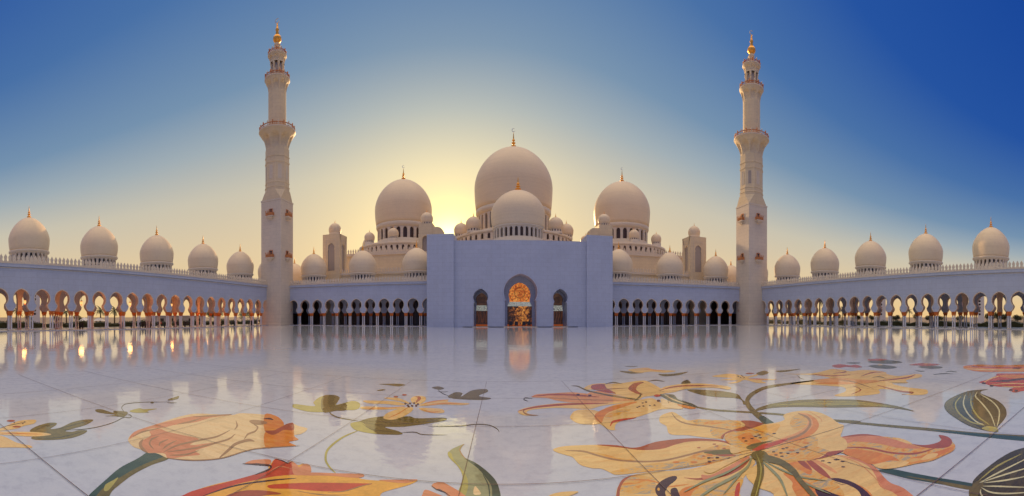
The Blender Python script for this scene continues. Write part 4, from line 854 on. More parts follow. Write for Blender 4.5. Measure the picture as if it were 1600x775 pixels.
for nm, lab, shapes in INLAYS:
    m = MB()
    for i, (mk, txt) in enumerate(shapes):
        P = [tuple(map(float, q.split(','))) for q in txt.split()]
        Q = crspline(P, 5 if len(P) != 6 else 3)
        z = .004+.00013*i
        mat = M['ink_'+mk]
        try: tri = tessellate_polygon([[Vector((q.x, q.y, 0)) for q in Q]])
        except Exception: continue
        k = len(m.v); m.v += [(q.x, q.y, z) for q in Q]; mi = m.mi(mat)
        for t in tri:
            a, b, c = (Q[j] for j in t)
            if (b-a).cross(c-a) < 0: t = (t[0], t[2], t[1])
            m.f.append(tuple(k+j for j in t)); m.m.append(mi); m.sm.append(False)
    tag(m.build(nm, floor), label=lab)

# ------------------------------------------------------------------ arcades
KEY = key_outline(1.74, 4.05, 1.13, 5.02, 1.70, 6.58, 8.42, 11)
def arcade(name, label, O, ang, n, u0, dome_us, solid_back=False, extra=(0, 0), near=None):
    """O: where u = 0 on the courtyard face; u runs along ang, depth v to the outside"""
    ca, sa = math.cos(ang), math.sin(ang)
    flip = -1 if name_flip.get(name) else 1
    # local frame: x = u, y = v*flip; the root carries the rotation
    root = empty(name, (O[0], O[1], 0), ang); tag(root, label, 'arcade')
    T = lambda u, v, z: (u, v*flip, z)
    ua, ub = u0-BAY/2-extra[0], u0+(n-.5)*BAY+extra[1]
    DEP = 15.0
    rows = [0, 7.05] if solid_back else [0, 7.05, 14.1]
    m = MB()
    for r, v in enumerate(rows):
        if r == 1 and not solid_back:                         # the middle line is free-standing piers, one every second bay
            for i in range(0, n+1, 2):
                c_ = u0+(i-.5)*BAY; pr_ = [(.56, 4.05), (.56, 4.4), (.5, 4.9), (.5, 6.6), (.62, 7.6), (.95, 8.5), (1.5, 9.1), (2.0, 9.29)]
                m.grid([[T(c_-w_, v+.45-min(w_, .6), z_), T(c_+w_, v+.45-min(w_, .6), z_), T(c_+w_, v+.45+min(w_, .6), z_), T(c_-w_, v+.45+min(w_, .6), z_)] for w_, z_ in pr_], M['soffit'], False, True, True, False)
            continue
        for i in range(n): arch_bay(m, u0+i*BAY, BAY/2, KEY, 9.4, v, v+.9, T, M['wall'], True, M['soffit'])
        for (a, b) in ((ua, u0-BAY/2), (u0+(n-.5)*BAY, ub)):
            if b-a > .05: m.box(a, b, v, v+.9, 4.05, 9.4, M['wall'], T)
    m.build('arch_wall', root)
    m = MB()
    for i in range(n): arch_trim(m, u0+i*BAY, KEY, .15, -.06, 0, T, M['trim'])
    m.build('arch_moulding', root)
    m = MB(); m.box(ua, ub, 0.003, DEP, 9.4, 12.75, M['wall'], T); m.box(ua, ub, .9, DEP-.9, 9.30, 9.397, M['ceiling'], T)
    m.build('upper_wall', root)
    m = MB()
    m.box(ua, ub, -.16, .0, 12.52, 12.62, M['trim'], T)
    m.box(ua, ub, -.34, DEP+.3, 12.75, 13.55, M['wall'], T); m.box(ua, ub, -.42, -.34, 13.43, 13.55, M['trim'], T)
    m.box(ua, ub, -.24, -.02, 13.555, 13.8, M['trim'], T)
    m.build('cornice', root)
    m = MB(); m.box(ua, ub, -.75, DEP, .004, .12, M['kerb'], T); m.build('plinth', root)
    if solid_back:
        for e0, e1 in ((ua-.02, ua+.4), (ub-.4, ub+.02)): m = MB(); m.box(e0, e1, .95, DEP-.35, .12, 9.29, M['bronze'], T); m.build('end_light_block', root)  # added to close the ends and keep the gallery dark inside
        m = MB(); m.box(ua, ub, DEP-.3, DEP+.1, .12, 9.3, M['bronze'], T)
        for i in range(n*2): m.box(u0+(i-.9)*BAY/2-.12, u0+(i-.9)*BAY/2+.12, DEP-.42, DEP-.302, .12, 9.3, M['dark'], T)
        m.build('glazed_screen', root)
    # columns: pairs under every pier
    world = lambda u, v: (O[0]+ca*u-sa*v*flip, O[1]+sa*u+ca*v*flip)
    spots = []
    r_ok = lambda r, i: solid_back or r != 1 or i % 2 == 0
    for r, v in enumerate(rows):
        for i in range(n+1):
            for s_ in ((-.27, .27) if r_ok(r, i) else ()): spots.append((u0+(i-.5)*BAY+s_, v+.45))
    spots.sort(key=lambda q: math.hypot(*world(*q))+(0 if q[1] < 2 else 60))
    for u, v in spots[:100]: copy_tree(PROTO_COL, root, T(u, v, 0), 0)
    if len(spots) > 100:
        m = MB()
        for u, v in spots[100:]:
            p = T(u, v, 0)
            m.lathe([(.33, .125), (.30, .25), (.185, .4), (.18, 3.05)], 8, M['column'], p[:2]); m.lathe([(.18, 3.06), (.27, 3.35), (.46, 3.8), (.42, 4.04)], 8, M['capital'], p[:2])
        tag(m.build('far_columns', root), kind='stuff')
    # crenellation
    pitch = .91; nm_ = int((ub-ua)/pitch); ms = [(ua+(i+.5)*(ub-ua)/nm_) for i in range(nm_)]
    ms.sort(key=lambda u: math.hypot(*world(u, 0)))
    for u in ms[:100]: copy_tree(PROTO_MER, root, (u, -.13*flip, 13.8))
    if len(ms) > 100:
        m = MB(); g = merlon_mesh()
        for u in ms[100:]:
            k = len(m.v); m.v += [(x+u, y-.13*flip, z+13.8) for x, y, z in g.v]; m.f += [tuple(q+k for q in f) for f in g.f]; m.m += [0]*len(g.f); m.sm += [False]*len(g.f)
        m.mats = [M['trim']]; tag(m.build('far_merlons', root), kind='stuff')
    for u in dome_us: copy_tree(PROTO_DOME, root, T(u, 7.4, 0), 0)
    return root
name_flip = {'left_arcade': True}
name_flip = {}
# side arcades: u runs along +Y.  left: outside is -X ; right: outside is +X
YA0 = 27.96
def side(name, label, x, left):
    name_flip[name] = not left          # rotation of 90 deg turns local +y into world -x
    first = -9
    return arcade(name, label, (x, 0), PI/2, 18+9+10, YA0+first*BAY, [YA0+BAY*k for k in (-7, -3, 1, 5, 9, 13, 17, 21, 25)])
ra = side('left_arcade', 'long white arcade down the left side of the courtyard, its arches glowing orange inside', XC-HALF, True)
rb = side('right_arcade', 'long white arcade down the right side of the courtyard under five large domes', XC+HALF, False)
for r_ in (ra, rb): r_.name = 'domed_arcade'
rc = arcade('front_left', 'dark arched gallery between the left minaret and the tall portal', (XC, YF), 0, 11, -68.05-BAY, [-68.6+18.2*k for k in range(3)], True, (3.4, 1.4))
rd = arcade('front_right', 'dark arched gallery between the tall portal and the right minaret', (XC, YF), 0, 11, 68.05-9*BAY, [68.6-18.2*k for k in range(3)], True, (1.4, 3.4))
for r_ in (rc, rd): r_.name = 'courtyard_gallery'

# ------------------------------------------------------------------ minarets
def ring8(a, c):
    """square of half width a with corners cut back by c"""
    b = a-c
    return [(a, -b), (a, b), (b, a), (-b, a), (-a, b), (-a, -b), (-b, -a), (b, -a)]
def make_minaret():
    root = empty('minaret')
    T8 = lambda a, c, z: [(x, y, z) for x, y in ring8(a, c)]
    oc = 2-2**.5
    a = 3.93
    m = MB()
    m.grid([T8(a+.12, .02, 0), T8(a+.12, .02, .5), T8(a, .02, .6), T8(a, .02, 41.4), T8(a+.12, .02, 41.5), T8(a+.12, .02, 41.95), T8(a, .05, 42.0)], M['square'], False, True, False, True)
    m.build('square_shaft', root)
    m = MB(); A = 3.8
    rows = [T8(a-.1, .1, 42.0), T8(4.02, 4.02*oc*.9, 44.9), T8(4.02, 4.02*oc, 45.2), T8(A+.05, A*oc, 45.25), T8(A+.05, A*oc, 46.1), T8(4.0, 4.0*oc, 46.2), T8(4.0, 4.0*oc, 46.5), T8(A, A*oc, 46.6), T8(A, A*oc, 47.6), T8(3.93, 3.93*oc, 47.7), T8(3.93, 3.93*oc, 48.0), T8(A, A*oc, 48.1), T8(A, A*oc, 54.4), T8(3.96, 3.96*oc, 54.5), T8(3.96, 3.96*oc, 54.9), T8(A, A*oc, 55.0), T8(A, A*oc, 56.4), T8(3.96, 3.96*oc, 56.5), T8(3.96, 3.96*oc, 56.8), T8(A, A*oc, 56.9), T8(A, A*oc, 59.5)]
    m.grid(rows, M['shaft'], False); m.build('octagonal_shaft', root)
    # recessed panel on each octagon face
    for k in range(8):
        an = k*PI/4; m = MB(); ca, sa = math.cos(an), math.sin(an)
        T = lambda u, v, z: ((A+v)*ca-u*sa, (A+v)*sa+u*ca, z)
        for (u0, u1, z0, z1) in ((-.62, -.5, 48.9, 53.6), (.5, .62, 48.9, 53.6), (-.5, .5, 53.5, 53.62), (-.5, .5, 48.9, 49.02)): m.box(u0, u1, .0, .09, z0, z1, M['trim'], T)
        m.face([T(-.5, .012, 49.02), T(.5, .012, 49.02), T(.5, .012, 53.5), T(-.5, .012, 53.5)], M['niche' if k % 4 == 1 else 'trim'])
        m.build('blind_panel', root)
    def corbel(r0, r1, z0, z1, lobes, name, square=False):
        m = MB(); n = lobes*12; rows = []
        for i in range(15):
            t = i/14; z = z0+(z1-z0)*t; row = []
            for j in range(n):
                th = 2*PI*j/n; ph = (j % 12)/12
                rr = r0+(r1-r0)*(.35*t+.65*t**2.2)
                if square: rr /= math.cos((th+PI/8) % (PI/4)-PI/8)*(1)
                u = abs(ph-.5)*2                      # 0 in the middle of a lobe
                arch = smoothstep(.80, .62, u)*smoothstep(.05, .2, t)*(1-smoothstep(.70, .80, t+.28*u*u))
                rr -= (r1-r0)*.75*arch*(t*.8+.2)
                row.append((rr*math.cos(th), rr*math.sin(th), z))
            rows.append(row)
        m.grid(rows, M['shaft'], True); m.lathe([(r1+.02, z1), (r1+.15, z1+.15), (r1+.15, z1+.4), (r1-.2, z1+.42), (.5, z1+.43)], 48, M['trim'], caps=False)
        return m.build(name, root)
    def balustrade(r, z, h, n, name='balustrade'):
        m = MB()
        for (z0, z1, w) in ((z+.1, z+.25, .12), (z+h*.82, z+h, .14)): m.lathe([(r-w, z0), (r+w, z0), (r+w, z1), (r-w, z1), (r-w, z0)], 48, M['rail'], smooth=False, caps=False)
        for k in range(n):
            t = 2*PI*k/n; c = (r*math.cos(t), r*math.sin(t)); m.lathe([(.17, z+.02), (.17, z+h+.1), (.26, z+h+.3), (.18, z+h+.6), (.03, z+h+.85)], 6, M['trim'] if k % 2 else M['rail'], c)
            for q in (1, 2): t2 = t+2*PI/n*q/3; m.lathe([(.07, z+.2), (.07, z+h*.85)], 5, M['rail'], (r*math.cos(t2), r*math.sin(t2)))
        return m.build(name, root)
    corbel(3.85, 6.15, 59.5, 65.2, 8, 'gallery_corbel'); balustrade(6.0, 65.6, 1.1, 20)
    m = MB(); n = 40; rows = []
    for i in range(61):                                        # twisted cylinder shaft
        z = 65.6+13.2*i/60; rows.append([((2.98+.07*(abs(math.sin(4*(2*PI*j/n+z*.55)))**.5))*math.cos(2*PI*j/n), (2.98+.07*(abs(math.sin(4*(2*PI*j/n+z*.55)))**.5))*math.sin(2*PI*j/n), z) for j in range(n)])
    m.grid(rows, M['shaft'], True); m.build('twisted_shaft', root)
    corbel(3.0, 4.2, 78.6, 83.1, 8, 'gallery_corbel'); balustrade(4.15, 83.5, 1.0, 16)
    m = MB(); m.lathe([(1.9, 83.5), (1.9, 89)], 24, M['niche'])
    for k in range(8):
        t = k*PI/4; m.lathe([(.42, 83.5), (.3, 84), (.3, 87.6), (.42, 88.2), (.5, 88.9)], 8, M['shaft'], (2.05*math.cos(t), 2.05*math.sin(t)))
    m.build('lantern_room', root)
    corbel(2.45, 3.1, 88.9, 91.5, 8, 'gallery_corbel'); balustrade(3.05, 91.9, .8, 12)
    m = MB(); m.lathe([(1.5, 91.9), (1.2, 92.6), (1.0, 93.2), (1.25, 93.5), (.95, 93.9), (.85, 94.8), (1.15, 95.3), (1.0, 95.7), (.8, 96.1)], 20, M['shaft']); m.build('neck', root)
    m = MB(); p = [(.8, 96.1)]+[(max(.5, 1.46*math.cos(a)), 97.6+1.42*math.sin(a)) for a in [rad(-60+15*i) for i in range(10)]]+[(.62, 99.2), (.42, 100.2), (.66, 100.7), (.40, 101.3), (.28, 102.2), (.2, 103)]
    m.lathe(p, 24, M['gold']); fi = m.build('gilded_finial', root)
    cr = crescent_mb(.85, .36).build('crescent', fi, (0, 0, 102.95))
    # small balconies on the square shaft, one per face and level
    for z in (22.2, 36.0):
        for q in range(4):
            an = q*PI/2; ca, sa = math.cos(an), math.sin(an); T = lambda u, v, zz: ((a+v)*ca-u*sa, (a+v)*sa+u*ca, zz)
            m = MB(); m.box(-1.35, 1.35, .0, 1.25, z, z+.35, M['trim'], T); m.box(-1.0, 1.0, 0, .9, z-.35, z-.002, M['trim'], T); m.box(-.6, .6, 0, .55, z-.8, z-.352, M['trim'], T)
            b_ = m.build('balcony', root)
            m = MB()
            for (u0, u1, v0, v1) in ((-1.3, 1.3, 1.12, 1.2), (-1.3, -1.22, .05, 1.12), (1.22, 1.3, .05, 1.12)):
                m.box(u0, u1, v0, v1, z+.45, z+1.25, M['rail'], T); m.box(u0-.03, u1+.03, v0-.03, v1+.03, z+1.252, z+1.36, M['rail'], T)
            for u in (-1.26, -.43, .43, 1.26):
                p = T(u, 1.16, 0); m.lathe([(.12, z+.352), (.12, z+1.55), (.2, z+1.7), (.02, z+2.1)], 8, M['rail'], p[:2])
            m.build('railing', b_)
            m = MB(); o_ = key_outline(.5, z+.36, .42, z+2.0, .52, z+2.3, z+2.95, 7, False); plate(m, o_, .03, T, M['dark']); m.box(-.75, -.56, 0, .14, z+.36, z+2.6, M['rail'], T); m.box(.56, .75, 0, .14, z+.36, z+2.6, M['rail'], T); m.box(-.75, .75, 0, .18, z+2.602, z+2.8, M['rail'], T)
            m.build('balcony_door', b_)
    return root
mi1 = make_minaret(); mi1.location = (XC-77.8, 114.15, 0)
tag(mi1, 'tall white minaret left of the portal, its flank close to the sunset glow', 'minaret', 'minarets at the courtyard corners')
mi2 = copy_tree(mi1, None, (XC+77.8, 114.15, 0))
mi2['label'] = 'tall white minaret right of the portal, standing against the deep blue sky'

# ------------------------------------------------------------------ portal block
root = empty('entrance_portal', (XC, 109, 0)); tag(root, 'tall plain marble portal with a large arched entrance lit orange inside', 'portal')
I_ = lambda u, v, z: (u, v, z)
PO = key_outline(4.40, .12, 4.05, 7.3, 4.66, 9.75, 14.80, 14, False)
SO = key_outline(1.95, .12, 1.70, 6.4, 2.05, 8.3, 10.70, 12, False)
m = MB()
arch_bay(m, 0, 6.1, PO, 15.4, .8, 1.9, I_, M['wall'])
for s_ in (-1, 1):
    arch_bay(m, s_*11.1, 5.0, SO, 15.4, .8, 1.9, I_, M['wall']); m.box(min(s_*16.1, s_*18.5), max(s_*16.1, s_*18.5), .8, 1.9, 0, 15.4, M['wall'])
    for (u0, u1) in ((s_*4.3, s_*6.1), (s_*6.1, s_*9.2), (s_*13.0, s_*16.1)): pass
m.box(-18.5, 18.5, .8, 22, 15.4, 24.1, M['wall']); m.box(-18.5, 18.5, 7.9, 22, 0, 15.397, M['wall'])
m.build('facade_wall', root)
for cx_, o_, w_ in ((0, PO, .30), (-11.1, SO, .2), (11.1, SO, .2)):
    m = MB(); arch_trim(m, cx_, o_, w_, .68, .8, I_, M['wall']); m.build('arch_moulding', root)
for s_ in (-1, 1):
    m = MB(); x0, x1 = sorted((s_*18.5, s_*26.05)); m.box(x0, x1, 0, 8, 0, 25.9, M['wall']); m.box(x0, x1, 8.003, 22, 0, 23.5, M['wall']); m.build('pylon', root)
    m = MB(); rows = []                                     # rounded shoulder behind the pylon's inner top edge
    xx = s_*18.5; pts = [(xx-s_*.7, 24.103), (xx-s_*.6, 24.9), (xx-s_*.2, 25.6), (xx+s_*.5, 25.9), (xx+s_*1.5, 25.9), (xx+s_*1.5, 24.103)]
    m.grid([[(p[0], v, p[1]) for p in pts] for v in (9, 21)], M['wall'], False, True, True, True); m.build('shoulder', root)
def portal_opening(cx, OUT, IN, ztop, hw, band, big):
    dv0, dv1 = 1.9, 7.2
    m = MB()
    # reveal tunnel of the outer arch, then a second wall with the smaller arch
    for sgn in (-1, 1):
        for i in range(len(OUT)-1):
            a, b = OUT[i], OUT[i+1]; k = 1.0
            m.face([(cx+sgn*a[0], dv0, a[1]), (cx+sgn*b[0], dv0, b[1]), (cx+sgn*b[0], dv1, b[1]), (cx+sgn*a[0], dv1, a[1])], M['wall'])
    arch_bay(m, cx, hw, IN, ztop, dv1, dv1+.5, I_, M['wall'])
    m.build('arch_reveal', root)
    m = MB(); w = IN[0][0]
    zb0, zb1 = band
    low = [(x, min(z, zb0)) for x, z in IN[:2]]
    v = dv1+.35
    # lower screen, patterned band, upper tympanum cut from the arch shape
    m.face([(cx-w, v, .12), (cx+w, v, .12), (cx+w, v, zb0), (cx-w, v, zb0)], M['screen_big' if big else 'screen_small'])
    lower = m.build('glass_screen', root)
    m = MB(); wb = IN[2][0]
    m.face([(cx-w, v-.02, zb0), (cx+w, v-.02, zb0), (cx+wb, v-.02, zb1), (cx-wb, v-.02, zb1)], M['mosaic'])
    m.build('mosaic_band', root)
    m = MB(); up_ = [(x, z) for x, z in IN if z > zb1-.01]; up_ = [(wb, zb1)]+up_
    plate(m, up_, v, I_, M['tymp_big' if big else 'tymp_small'], cx)
    t_ = m.build('tympanum', root)
    # tracery
    m = MB(); R = max(x for x, z in up_); zc = OUTC[big]
    def ring_(x, z, r, w_=.05, n=20):
        for i in range(n):
            a0, a1 = 2*PI*i/n, 2*PI*(i+1)/n
            q = [(x+(r-w_)*math.cos(a0), z+(r-w_)*math.sin(a0)), (x+(r+w_)*math.cos(a0), z+(r+w_)*math.sin(a0)), (x+(r+w_)*math.cos(a1), z+(r+w_)*math.sin(a1)), (x+(r-w_)*math.cos(a1), z+(r-w_)*math.sin(a1))]
            if all(math.hypot(p[0], p[1]-zc) < R*1.05 for p in q) and all(p[1] > zb1+.05 for p in q):
                m.face([(cx+p[0], v-.06, p[1]) for p in q], M['bronze'])
    ring_(0, zc, R*.44, .04); ring_(0, zc, R*.49, .03); ring_(0, zc, R*.22, .03); ring_(0, zc, R*.97)
    for k in range(16):
        t = 2*PI*k/16+.13; ring_(R*.72*math.cos(t), zc+R*.72*math.sin(t), R*.25, .03*R/3.2+.01)
    for k in range(9): t = 2*PI*k/9; ring_(R*.2*math.cos(t), zc+R*.2*math.sin(t), R*.18, .02)
    if big:
        for k in range(8): t = PI*k/7; ring_(R*.95*math.cos(t), zc+R*.5+R*.62*math.sin(t), R*.22, .03)
    m.build('tracery', t_)
    # vine stems over the lower screen
    m = MB(); rnd = random.Random(5+int(cx))
    for k in range(9 if big else 4):
        x = -w*.9+1.8*w*(k+.5)/(9 if big else 4); ph = rnd.random()*6; pr = None
        for i in range(26):
            z = .9+(zb0-1.1)*i/25; xx = x+.42*math.sin(z*1.5+ph)*(1 if big else .5)
            xx = max(-w+.1, min(w-.1, xx))
            if pr: m.face([(cx+pr[0]-.045, v-.05, pr[1]), (cx+pr[0]+.045, v-.05, pr[1]), (cx+xx+.045, v-.05, z), (cx+xx-.045, v-.05, z)], M['vine'])
            if i % 4 == 2: m.face([(cx+xx, v-.052, z), (cx+xx+.28, v-.052, z+.12), (cx+xx+.42, v-.052, z+.45), (cx+xx+.1, v-.052, z+.35)], M['vine'])
            pr = (xx, z)
    m.build('vine_ornament', lower)
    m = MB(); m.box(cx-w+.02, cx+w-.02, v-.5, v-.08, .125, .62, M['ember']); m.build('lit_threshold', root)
    if big:
        for x in (-2.6, -1.0, 1.2, 2.7):
            m = MB(); m.box(cx+x-.5, cx+x+.5, v-1.0, v-.9, .3, 1.5, M['dark']); m.box(cx+x-.45, cx+x-.35, v-1.15, v-.75, .125, 1.2, M['bronze']); m.box(cx+x+.35, cx+x+.45, v-1.15, v-.75, .125, 1.2, M['bronze']); m.build('entrance_barrier', root)
def glow_mat(name, cols, scale, es, dist=1.0, hot=None):
    m, nt, b = newmat(name); tcn = node(nt, 'ShaderNodeTexCoord'); n = noise(nt, tcn.outputs['Object'], scale, 4, .6); n.inputs['Distortion'].default_value = dist
    fac = n.outputs[0]
    if hot:                                       # the lamps of the hall stand behind this part of the glass
        sx = node(nt, 'ShaderNodeSeparateXYZ'); nt.links.new(tcn.outputs['Object'], sx.inputs[0])
        dx = mth(nt, 'ABSOLUTE', mth(nt, 'SUBTRACT', sx.outputs[0], hot[0]))
        fac = mth(nt, 'ADD', fac, mth(nt, 'SUBTRACT', hot[2], mth(nt, 'MULTIPLY', dx, hot[1])))
    c = ramp(nt, fac, cols); nt.links.new(c, b.inputs['Emission Color']); b.inputs['Emission Strength'].default_value = es
    b.inputs['Base Color'].default_value = (.06, .035, .02, 1); b.inputs['Roughness'].default_value = .2
    return m
M['tymp_big'] = glow_mat('lit_orange_glass', [(.35, (.55, .10, .01)), (.5, (.85, .24, .03)), (.65, (1, .42, .08))], 1.1, .72)
M['tymp_small'] = glow_mat('faint_glow_amber_glass', [(.35, (.03, .015, .01)), (.6, (.10, .045, .02))], .9, .8)  # dark side panes given a faint glow of their own
M['screen_big'] = glow_mat('half_lit_glass', [(.43, (.02, .01, .005)), (.50, (.12, .04, .01)), (.56, (.75, .22, .03)), (.68, (1, .42, .07))], 1.1, .55, .9, (.7, .07, .12))
M['screen_small'] = glow_mat('faint_glow_glass', [(.4, (.01, .006, .004)), (.7, (.07, .025, .01))], 1.2, .8)  # dark glass, weak emission put in here too
M['vine'] = simple('bronze_vine', (.30, .11, .04), .4, .5, .3, 5, (.35, .09, .02), .12)
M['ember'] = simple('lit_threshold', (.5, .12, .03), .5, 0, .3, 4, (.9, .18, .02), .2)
mm_, nt, b = newmat('mosaic'); tcn = node(nt, 'ShaderNodeTexCoord'); vr = node(nt, 'ShaderNodeTexVoronoi', feature='DISTANCE_TO_EDGE'); vr.inputs['Scale'].default_value = 2.2; nt.links.new(tcn.outputs['Object'], vr.inputs['Vector'])
v2 = node(nt, 'ShaderNodeTexVoronoi'); v2.inputs['Scale'].default_value = 2.2; nt.links.new(tcn.outputs['Object'], v2.inputs['Vector'])
c1 = ramp(nt, v2.outputs['Distance'], [(.0, (.10, .30, .26)), (.2, (.45, .62, .50)), (.34, (.80, .80, .66))]); c2 = ramp(nt, vr.outputs['Distance'], [(.03, (.08, .07, .05)), (.08, (1, 1, 1))])
nt.links.new(mixc(nt, 'MULTIPLY', 1.0, c1, c2), b.inputs['Base Color']); b.inputs['Roughness'].default_value = .3
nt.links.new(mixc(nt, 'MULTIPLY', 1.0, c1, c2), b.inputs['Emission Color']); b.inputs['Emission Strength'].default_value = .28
M['mosaic'] = mm_
PI_ = key_outline(3.62, .12, 2.95, 7.05, 3.2, 9.4, 12.95, 12, False)
SI_ = key_outline(1.72, .12, 1.5, 6.2, 1.72, 7.9, 9.85, 10, False)
PI_ = [(3.62, .12), (3.62, 5.9)]+PI_[1:]; PI_[2] = (2.95, 7.25)
SI_ = [(1.72, .12), (1.72, 4.6)]+SI_[1:]; SI_[2] = (1.5, 6.2)
OUTC = {True: 9.9, False: 7.8}
portal_opening(0, PO, PI_, 15.35, 5.2, (5.95, 7.25), True)
for s_ in (-1, 1): portal_opening(s_*11.1, SO, SI_, 11.5, 2.6, (4.6, 6.2), False)
# doorstep strips
m = MB()
for cx, w in ((0, 4.7), (-11.1, 2.2), (11.1, 2.2)): m.box(cx-w, cx+w, .3, 7.2, .004, .10, M['trim'])
m.build('doorstep', root)

def big_dome(parent, name, c, R, zb, zm, zt, rb, z0, nwin, sill, head, fin, cres, seg=72, wf=.5, rd=None, back=None):
    rd = rd or rb*.955
    m = MB(); m.lathe(dome_profile(R, zb, zm, zt, rb, 30), seg, M['dome']); o = m.build(name, parent, (c[0], c[1], 0))
    drum_mb(rd, z0, zb+.05, nwin, wf, sill, head, R*.05+.1, M['trim'], back or M['bronze'], .05).build('drum', o)
    f_ = finial_mb(fin[0], fin[1]).build('finial', o, (0, 0, zt-.25))
    if cres: crescent_mb(cres).build('crescent', f_, (0, 0, fin[0]-.1))
    return o
# the dome over the portal
big_dome(root, 'portal_dome', (0, 19, 0), 8.75, 31.2, 35.6, 43.6, 8.35, 23.9, 30, 27.5, 30.3, (4.8, .8), 0, wf=.56)

# ------------------------------------------------------------------ prayer hall
root = empty('prayer_hall', (XC, 180, 0)); tag(root, 'white prayer hall behind the portal carrying three great domes', 'mosque hall')
m = MB(); m.box(-69, 69, -31, 45, 0, 27.2, M['shaft']); m.box(-69.5, 69.5, -31.4, 45.4, 27.2, 28.2, M['trim']); m.build('upper_block', root)  # glow-tinted marble stands in for warm light on the hall
m = MB(); m.box(-78, 78, -48.8, -31.003, 0, 17.7, M['shaft']); m.box(-78, 78, -49.2, -31.4, 17.7, 18.5, M['trim']); m.build('lower_block', root)
def merl_row(name, us, y, z, h, w):
    m = MB(); g = merlon_mesh(h, w, .25)
    for u in us:
        k = len(m.v); m.v += [(x+u, yy+y, zz+z) for x, yy, zz in g.v]; m.f += [tuple(q+k for q in f) for f in g.f]; m.m += [0]*len(g.f); m.sm += [False]*len(g.f)
    m.mats = [M['trim']]; return tag(m.build(name, root), kind='stuff')
merl_row('roof_crenellation', [-69+1.05*i for i in range(132)], -31.2, 28.2, 1.9, .62)
merl_row('roof_crenellation', [-78+.95*i for i in range(165)], -49.0, 18.5, 1.5, .56)
def small_dome(parent, c, R, ztop, z0, name='small_dome'):
    zb = ztop-R*1.55
    m = MB(); m.lathe(dome_profile(R, zb, zb+R*.6, ztop, R*.93, 12), 28, M['dome']); o = m.build(name, parent, (c[0], c[1], 0))
    drum_mb(R*.86, z0, zb+.02, 14, .4, zb-R*.38, zb-R*.12, .2, M['trim'], M['dark'], .07).build('drum', o)
    finial_mb(R*.55, R*.07).build('finial', o, (0, 0, ztop-.05))
    return o
def platform(c, R, z0, z1, n, name):
    m = MB(); pitch = 2*PI*R/n; T = lambda u, v, z: (c[0]+(R-v)*math.cos(u/R), c[1]+(R-v)*math.sin(u/R), z)
    zs = z1-4.3
    for i in range(n): arch_bay(m, i*pitch, pitch/2, round_outline(min(.62, pitch*.22), zs+.8, z1-2.05, 5, .3), z1-1.0, 0, .5, T, M['trim'], False)
    m.lathe([(R, z0), (R, zs+.8)], n*2, M['trim'], c, caps=False); m.lathe([(R+.25, z1-1.0), (R+.4, z1-.6), (R+.4, z1), (2, z1+.01)], 72, M['trim'], c, caps=False)
    m.lathe([(R-.52, z0), (R-.52, z1-.9)], 48, M['bronze'], c, caps=False)
    return m.build(name, root)
platform((0, 0), 26.2, 28, 37.3, 54, 'dome_platform')
for s_ in (-1, 1): platform((s_*50.9, 0), 20.3, 28, 34.5, 52, 'dome_platform')
big_dome(root, 'main_dome', (0, 0, 0), 17.7, 50.2, 61.0, 79.3, 17.0, 37.1, 34, 40.6, 47.0, (7.8, .95), .8, 96, .56)
for s_ in (-1, 1): big_dome(root, 'side_dome', (s_*50.9, 0, 0), 13.35, 45.0, 52.6, 67.0, 12.7, 34.3, 25, 37.8, 42.4, (5.9, .75), .62, 84, .60)
for k in range(12):
    t = rad(15+30*k); small_dome(root, (24*math.sin(t), -24*math.cos(t)), 3.2, 44.2, 37.2)
for s_ in (-1, 1):
    for k in range(8):
        t = rad(45*k); small_dome(root, (s_*50.9+17.6*math.sin(t), -17.6*math.cos(t)), 2.35, 40.7, 34.4)
# stair towers beside the portal with their own little domes
for s_ in (-1, 1):
    x = s_*33.0
    m = MB(); T = lambda u, v, z: (x+u, -37+v, z)
    arch_bay(m, s_*.2, 2.6, round_outline(1.15, 27.0, 31.2, 6, .3), 33.4, 0, .8, T, M['shaft']); m.box(x+s_*.2-2.6, x+s_*.2+2.6, -36.6, -31.5, 33.4, 37.3, M['shaft']); m.box(x+s_*.2-2.6, x+s_*.2+2.6, -36.9, -31.5, 0, 27, M['shaft'])
    m.box(x+s_*.2-2.6, x+s_*.2+2.6, -36.1, -31.5, 27.003, 33.39, M['niche']); m.build('stair_tower', root)
    m = MB(); x0, x1 = sorted((x-s_*2.4, x-s_*6.2)); xi = x-s_*6.2
    pts = [(x-s_*2.42, 18), (xi, 18), (xi, 34.2), (xi+s_*.3, 35.1), (xi+s_*1.1, 35.7), (xi+s_*2.0, 35.9), (x-s_*2.42, 35.9)]
    m.grid([[(p[0], v, p[1]) for p in pts] for v in (-36.5, -31.5)], M['shaft'], False, True, True, True); m.build('tower_flank', root)  # warm copy of the marble, painted as if lit
    small_dome(root, (x+s_*.2, -34), 2.35, 42.0, 37.0)
